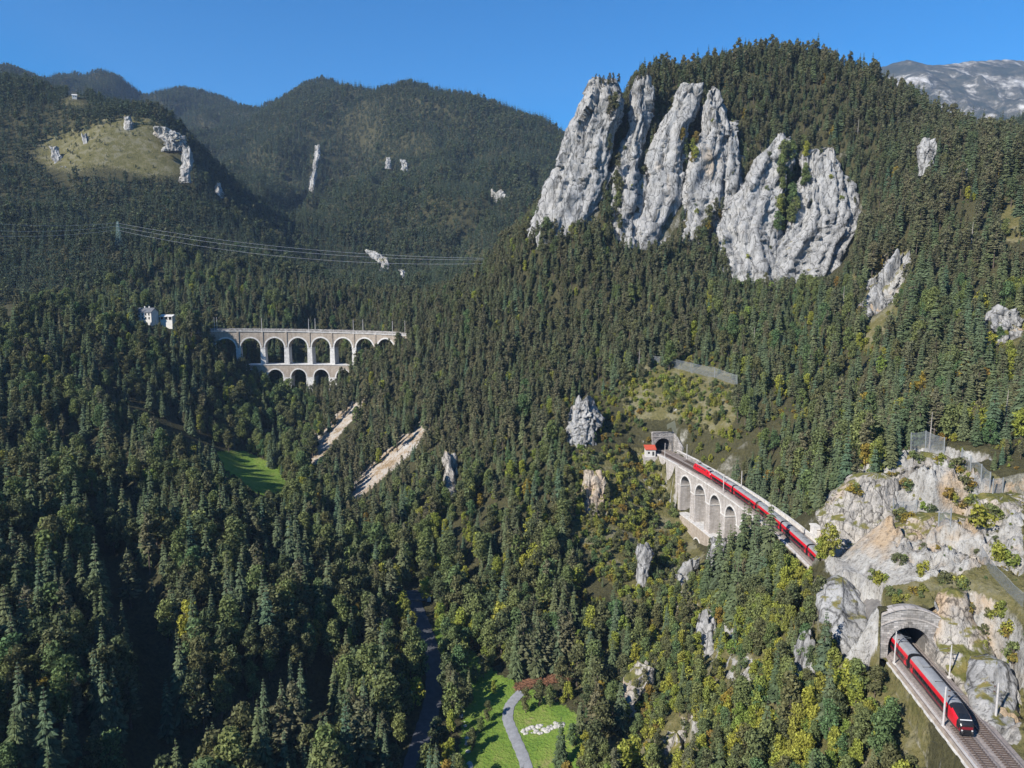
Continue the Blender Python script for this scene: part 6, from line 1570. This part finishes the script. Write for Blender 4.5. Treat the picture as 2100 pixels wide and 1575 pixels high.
# trees rooted on the rock towers and in the gullies between them
_fd = lambda v: float(np.interp(v, [150, 300, 354, 407, 461, 521, 580], [508, 491, 485, 478, 470, 461, 452]))
LEDGE = []
for k in range(7): LEDGE.append((1224 + 7 * k + rt.uniform(-3, 3), 172 + rt.uniform(-1, 8), 511, 'pine', rt.uniform(0.42, 0.62)))
for k in range(3): LEDGE.append((1312 + 9 * k, 164 + rt.uniform(-2, 5), 516, 'pine', rt.uniform(0.45, 0.7)))
for k in range(5): LEDGE.append((1188 + 5 * k, 262 - 9 * k + rt.uniform(-4, 4), 506, 'pine', rt.uniform(0.4, 0.6)))
for k in range(40):
    t = rt.rand(); v = 310 + 170 * t; u = 1632 + 18 * t * 0 + rt.uniform(-24, 30) * (1.0 if v < 430 else 0.8) - 22 * t; LEDGE.append((u, v, _fd(v) - 6, rt.choice(['leafy', 'leafg', 'pine', 'leafd', 'leafy', 'leafg']), rt.uniform(0.6, 1.05)))
for k in range(9): LEDGE.append((1412 + rt.uniform(-14, 16), 270 + 9 * k, 497 - 0.6 * k, rt.choice(['leafo', 'leafy', 'leafg', 'pine']), rt.uniform(0.6, 1.0)))
for k in range(12): LEDGE.append((1262 + rt.uniform(-14, 10), 230 + 22 * k, 501 - 1.7 * k, rt.choice(['pine', 'leafd', 'pine', 'leafg']), rt.uniform(0.6, 1.0)))
for k in range(10): LEDGE.append((1478 - 5 * k + rt.uniform(-10, 10), 440 + 8 * k, 480 - k, rt.choice(['pine', 'leafd', 'leafo']), rt.uniform(0.6, 1.0)))
for k in range(40):
    u = rt.uniform(1120, 1750); v = rt.uniform(230, 560); LEDGE.append((u, v, _fd(v) - 3.5, rt.choice(['shrubg', 'shrubd', 'shruby', 'shrubd']), rt.uniform(0.6, 1.2)))
for u, v, sc in ((1962, 968, 1.5), (2012, 1082, 2.2), (1872, 1002, 1.2), (1748, 1012, 1.4), (1902, 1042, 1.2), (1842, 1062, 1.5), (1862, 1066, 1.3), (2062, 1152, 1.8), (1946, 1024, 1.3), (1986, 1002, 1.5), (1852, 1152, 1.0), (1802, 1192, 1.2), (1892, 1172, 1.1), (1990, 1030, 1.2), (1835, 980, 1.0), (1922, 948, 1.2), (1880, 940, 1.0), (1970, 1040, 1.1), (2040, 1060, 1.4), (1930, 1195, 1.3), (1975, 1205, 1.2), (1850, 1225, 1.2), (1880, 1222, 1.0), (1830, 1228, 1.1), (2040, 1260, 1.3), (2070, 1300, 1.2), (2030, 1320, 1.0), (2085, 1350, 1.4), (2090, 1430, 1.2), (1990, 1250, 1.1), (2010, 1290, 0.9)):
    for q in range(3): LEDGE.append((u + rt.uniform(-12, 12), v + rt.uniform(-7, 7), 190, rt.choice(['shrubg', 'shruby', 'shrubo', 'shrubd', 'shruby']), sc * rt.uniform(0.45, 0.95)))
for u, v, d, kk, sc in LEDGE:
    if kk.startswith('shrub') and d > 300 and not any(in_poly(np.array([u]), np.array([v]), pl)[0] for pl, D in ROCK_MASKS if D > 450): continue
    p = surf_hit(u, v, d, 45.0); _ex.append((p[0], p[1] + 0.4, kk, sc, p[2] - 0.3))
for a, k in ROCK_DEFS:                         # bushes and young trees crowding the foot and flanks of the crags
    if a[0] != 'crag': continue
    lv = a[3]; v0, v1 = lv[0][0], lv[-1][0]; f = 200.0 / lv[-1][3]
    for q in range(12):
        if q < 6: v = v1 + rt.uniform(-6, 12) * f; u = rt.uniform(lv[-1][1] - 6, lv[-1][2] + 6)
        else:
            v = rt.uniform(v0 + 0.25 * (v1 - v0), v1); u = float(np.interp(v, [l[0] for l in lv], [l[1 + q % 2] for l in lv])) + (6 if q % 2 else -6) * rt.uniform(0.3, 1.6)
        p = ground_hit(u, v, 0.6 * lv[-1][3], 1.5 * lv[-1][3]); _ex.append((p[0], p[1], rt.choice(['leafg', 'leafy', 'leafd', 'shrubg', 'shruby', 'pine']), rt.uniform(0.3, 0.6), p[2]))
NHAND = len(_ex)
NX = np.r_[NX, [e[0] for e in _ex]]; NY = np.r_[NY, [e[1] for e in _ex]]; NZ = hq(NX, NY); NZ[-NHAND:] = [e[4] if len(e) > 4 else z for e, z in zip(_ex, NZ[-NHAND:])]; NK = np.r_[NK, np.array([e[2] for e in _ex], object)]; NSZ = np.r_[NSZ, [e[3] for e in _ex]]
NI = np.array([rt.choice(KIND[k]) for k in NK])
NH = np.array([PROTO[i][1] for i in NI]) * NSZ; NR = np.array([PROTO[i][2] for i in NI]) * NSZ
ok = keep_clear(NX, NY, NZ, NH, NR)
ok[-NHAND:] = True
# where a tall tree would stand in the way, a smaller one may still stand
small = ~ok & (rt.rand(len(ok)) < 0.6)
NSZ2 = np.where(small, NSZ * 0.45, NSZ); ok2 = keep_clear(NX, NY, NZ, NH * NSZ2 / NSZ, NR * NSZ2 / NSZ)
ok = ok | (small & ok2); NSZ2 = np.where(ok, NSZ2, NSZ * 0.24)
tiny = ~ok & (rt.rand(len(ok)) < 0.8); ok = ok | (tiny & keep_clear(NX, NY, NZ, NH * 0.24, NR * 0.24)); NSZ = NSZ2
# nothing may throw the far meadow into shade
_top = np.array([PROTO[i][1] for i in NI]) * NSZ2
def shades(f):
    bad = np.zeros(len(NX), bool)
    for k in (0.35, 0.65, 1.0):
        zt_ = NZ + _top * f * k; t_ = (zt_ + 106.0) / -SUN_DIR[2]
        lu, lv, ld_ = project(NX + SUN_DIR[0] * t_, NY + SUN_DIR[1] * t_, np.full(len(NX), -106.0))
        bad |= in_poly(lu, lv, [(458, 930), (505, 930), (595, 984), (585, 1006), (530, 1006), (470, 970)]) & (t_ > 0) & (ld_ > 330)
    return bad
_f = np.ones(len(NX))
for f in (0.75, 0.55, 0.4, 0.28, 0.18): _f = np.where(shades(_f), f, _f)
ok &= ~shades(_f); NSZ2 = NSZ2 * _f
NX, NY, NZ, NI, NK, NSZ, NH, NR = (a[ok] for a in (NX, NY, NZ, NI, NK, NSZ, NH * NSZ2 / np.where(NSZ == 0, 1, NSZ), NR))
NH = np.array([PROTO[i][1] for i in NI]) * NSZ; NR = np.array([PROTO[i][2] for i in NI]) * NSZ
NROT = rt.uniform(0, 6.28, len(NX))
vis = visible(NX, NY, NZ + NH * 0.8, 10.0)
u_, v_, d_ = project(NX, NY, NZ + NH * 0.6)
inframe = vis & (u_ > 5) & (u_ < 2095) & (v_ > 5) & (v_ < 1570)
keepn = visible(NX, NY, NZ + NH, 45.0)
# individuals: of each kind the 300 nearest that show, the rest as massed wood
GROUPK = {'spruce_tree': ['spruce'], 'pine_tree': ['pine'], 'broadleaf_tree': ['leafg', 'leafd', 'leafy', 'leafo']}
single = np.zeros(len(NX), bool)
EXTRA = []
for nm, ks in GROUPK.items():
    sel = np.where(np.isin(NK.astype(str), ks) & inframe)[0]
    px = NH[sel] / d_[sel]; sel = sel[np.argsort(-px)][:290]
    single[sel] = True
TONE = {'spruce': 'dark green', 'pine': 'brownish green', 'leafg': 'green', 'leafd': 'olive', 'leafy': 'yellow-green', 'leafo': 'ochre'}
MARKS = [('the near tunnel mouth', (1855, 1320)), ('the train front', (1960, 1480)), ('the near viaduct', (1450, 1040)), ('the far tunnel mouth', (1360, 900)), ('the grey path', (1050, 1480)),
         ('the boulder row', (1110, 1495)), ('the white gatepost', (878, 1225)), ('the valley road', (875, 1400)), ('the far meadow', (510, 965)), ('the great outcrop', (1850, 1050)),
         ('the upright grey pillar', (1453, 1330)), ('the upper scree run', (690, 880)), ('the lower scree run', (800, 950)), ('the red litter patch', (1115, 1400)), ('the white rock buttress', (1745, 1270)),
         ('the far viaduct', (610, 720)), ('the rockfall netting', (1430, 750)), ('the pointed shoulder crag', (1815, 610)), ('the lower left corner', (60, 1520)), ('the left edge of the view', (20, 1150)),
         ('the shaded gully', (330, 1200)), ('the white house', (310, 640)), ('the right edge of the view', (2080, 760)), ('the rounded pale crag', (1200, 850)), ('the narrow cream crag', (925, 980)), ('the slanting white crag', (1405, 1190)), ('the broken crag', (1220, 1010)), ('the small white crag', (1326, 1145)), ('the cut-off cream crag', (1380, 1540)), ('the low cream crag', (1310, 1410)), ('the bend of the valley road', (850, 1250)), ('the middle of the left bank', (420, 1130)), ('the shaded lower left gully', (400, 1480)), ('the cream cutting face', (1990, 1330)), ('the broad left rock tower', (1180, 330)), ('the slender rock needle', (1290, 330)), ('the blunt middle tower', (1450, 340)), ('the wide rock face', (1690, 450)), ('the small pale crag', (1910, 305)), ('the grey layered crag', (2075, 450)), ('the ridge crest', (1650, 110)), ('the white edge crag', (2065, 660)), ('the great outcrop summit', (1900, 930))]
def side(du, dv):
    if abs(du) > 1.6 * abs(dv): return 'right of' if du > 0 else 'left of'
    return 'below' if dv > 0 else 'above'
ORD = ['nearest', 'second nearest', 'third nearest', 'fourth nearest', 'fifth nearest', 'sixth nearest', 'seventh nearest', 'eighth nearest', 'ninth nearest', 'tenth nearest', 'eleventh nearest', 'twelfth nearest', 'thirteenth nearest', 'fourteenth nearest', 'fifteenth nearest', 'sixteenth nearest', 'seventeenth nearest', 'eighteenth nearest']
_sel = np.where(single)[0]; _info = {}; _by = {}
for i in _sel:
    kw = {'spruce_tree': 'spruce', 'pine_tree': 'pine', 'broadleaf_tree': 'broadleaf tree'}[PROTO[NI[i]][0]]
    k = min(range(len(MARKS)), key=lambda q: math.hypot(u_[i] - MARKS[q][1][0], v_[i] - MARKS[q][1][1])); nm, (mu, mv) = MARKS[k]
    size = 'tall' if NH[i] > 18 else 'small' if NH[i] < 9 else 'mid-sized'
    key = (f'{size} {TONE[NK[i]]} {kw}', side(u_[i] - mu, v_[i] - mv), nm); _info[i] = (key, kw); _by.setdefault(key, []).append((math.hypot(u_[i] - mu, v_[i] - mv), i))
_rank = {}
for key, L in _by.items():
    for r_, (_, i) in enumerate(sorted(L)): _rank[i] = (r_, len(L))
for i in _sel:
    kd, H0, R0, tr, cr = PROTO[NI[i]]; (desc, sd, nm), kw = _info[i]; r_, n_ = _rank[i]
    if n_ == 1: lab = f'only {desc} {sd} {nm}'
    elif r_ < len(ORD): lab = f'{desc} {sd} {nm}, {ORD[r_]} to it'
    else: lab = f'{desc} in the thick wood {sd} {nm}'
    r = empty(kd, (NX[i], NY[i], NZ[i] - 0.3), NROT[i], lab, 'tree', f'{kw}s {sd} {nm}'); r.scale = (NSZ[i],) * 3
    link('trunk', tr, r); link('crown', cr, r)
rest = ~single & keepn
for nm, ks, lab in (('spruce_wood', ['spruce'], 'massed dark spruces filling the slopes on both sides of the valley'), ('pine_wood', ['pine'], 'massed brownish pines on the slope below the cliff wall'),
                    ('broadleaf_wood', ['leafg', 'leafd', 'leafy', 'leafo', 'shrubg', 'shrubd', 'shruby', 'shrubo'], 'massed green and yellowing broadleaf trees on the slopes')):
    s = rest & np.isin(NK.astype(str), ks)
    forest(nm, lab, NI[s], NX[s], NY[s], NZ[s] - 0.3, NSZ[s], NROT[s])
# far hills
X, Y = jitter_grid(-1500, 900, 690, 2700, 5.9)
X2, Y2 = jitter_grid(-800, 60, 560, 690, 5.4); k2 = X2 < -330
X3, Y3 = jitter_grid(400, 800, 400, 900, 6.5)
X = np.r_[X, X2[k2], X3]; Y = np.r_[Y, Y2[k2], Y3]; Z = hq(X, Y)
u, v, d = project(X, Y, Z + 10)
m = (u > -120) & (u < 2220) & (v < 900); X, Y, Z, u, v, d = (a[m] for a in (X, Y, Z, u, v, d))
m = visible(X, Y, Z + 18, 25.0, 90); X, Y, Z, u, v, d = (a[m] for a in (X, Y, Z, u, v, d))
patch = fbm(X / 130, Y / 130, 3.0, 3)
kind = np.where(rt.rand(len(X)) < 0.22 + 0.5 * patch, 'farb', 'farc')
bm_ = in_poly(u, v, G_DRY[0]); m = ~(bm_ & (rt.rand(len(X)) < 0.40)); m &= ~(in_poly(u, v, [(225, 262), (300, 262), (375, 312), (385, 350), (240, 345), (215, 320)]) & (rt.rand(len(X)) < 0.8))
S = rt.uniform(0.7, 1.15, len(X)) * np.where(bm_, 0.34, 1.0) * (0.95 + 0.3 * patch)
m &= keep_clear(X, Y, Z, 16 * S, 3 * S)
m &= rt.rand(len(X)) < np.where(d > 1500, 0.8, 0.95)
X, Y, Z, S, kind = (a[m] for a in (X, Y, Z, S, kind))
I = np.array([rt.choice(KIND[k]) for k in kind])
forest('hillside_forest', 'dense dark mixed forest covering the hills behind the far viaduct', I, X, Y, Z - 0.4, S * np.where(Y > 1200, 1.15, 1.0), rt.uniform(0, 6.28, len(X)))
# scrub: knee to head high bushes on the open and yellowing ground
X, Y = jitter_grid(-60, 180, 75, 405, 2.4); Z = hq(X, Y); u, v, d = project(X, Y, Z + 1)
off = X - tx(Y)
den = np.where((off > 4) & (Y < 215), 0.62, np.where(((off < -5) & (off > -50)) | ((off > 4) & (Y > 316)), 0.68, 0.20)); den = np.where((X < 14), 0.10, den)
rib = (in_poly(u, v, G_RIBS[0]) | in_poly(u, v, G_RIBS[1])) & (d > 150); den = np.where(rib, 1.0, den)
m = (u > -50) & (u < 2200) & (v < 1700) & (rt.rand(len(X)) < den * (0.75 + 0.9 * fbm(X / 12, Y / 12, 1.0, 2)))
X, Y, Z, rib = X[m], Y[m], Z[m], rib[m]; kd = choose(len(X), {'shrubg': 2.2, 'shruby': 3.2, 'shrubo': 0.8, 'shrubd': 1.1})
S = rt.uniform(0.3, 1.0, len(X)) * np.where(rib, 1.35, 1.0); S = np.where((X - tx(Y) > 0) & (Y < 215), S * 0.5, S)
m = keep_clear(X, Y, Z, 3 * S, 1.5 * S); m |= (X - tx(Y) > 9) & (Y < 205) & ~in_poly(*project(X, Y, Z + 1)[:2], CLEAR[3][0])
X, Y, Z, S, kd = (a[m] for a in (X, Y, Z, S, kd)); I = np.array([rt.choice(KIND[k]) for k in kd])
forest('scrub', 'low green and yellowing scrub on the rocky slopes round the railway', I, X, Y, Z - 0.15, S, rt.uniform(0, 6.28, len(X)), 'scrub')
print('TREES', int(single.sum()), int(rest.sum()), len(X))
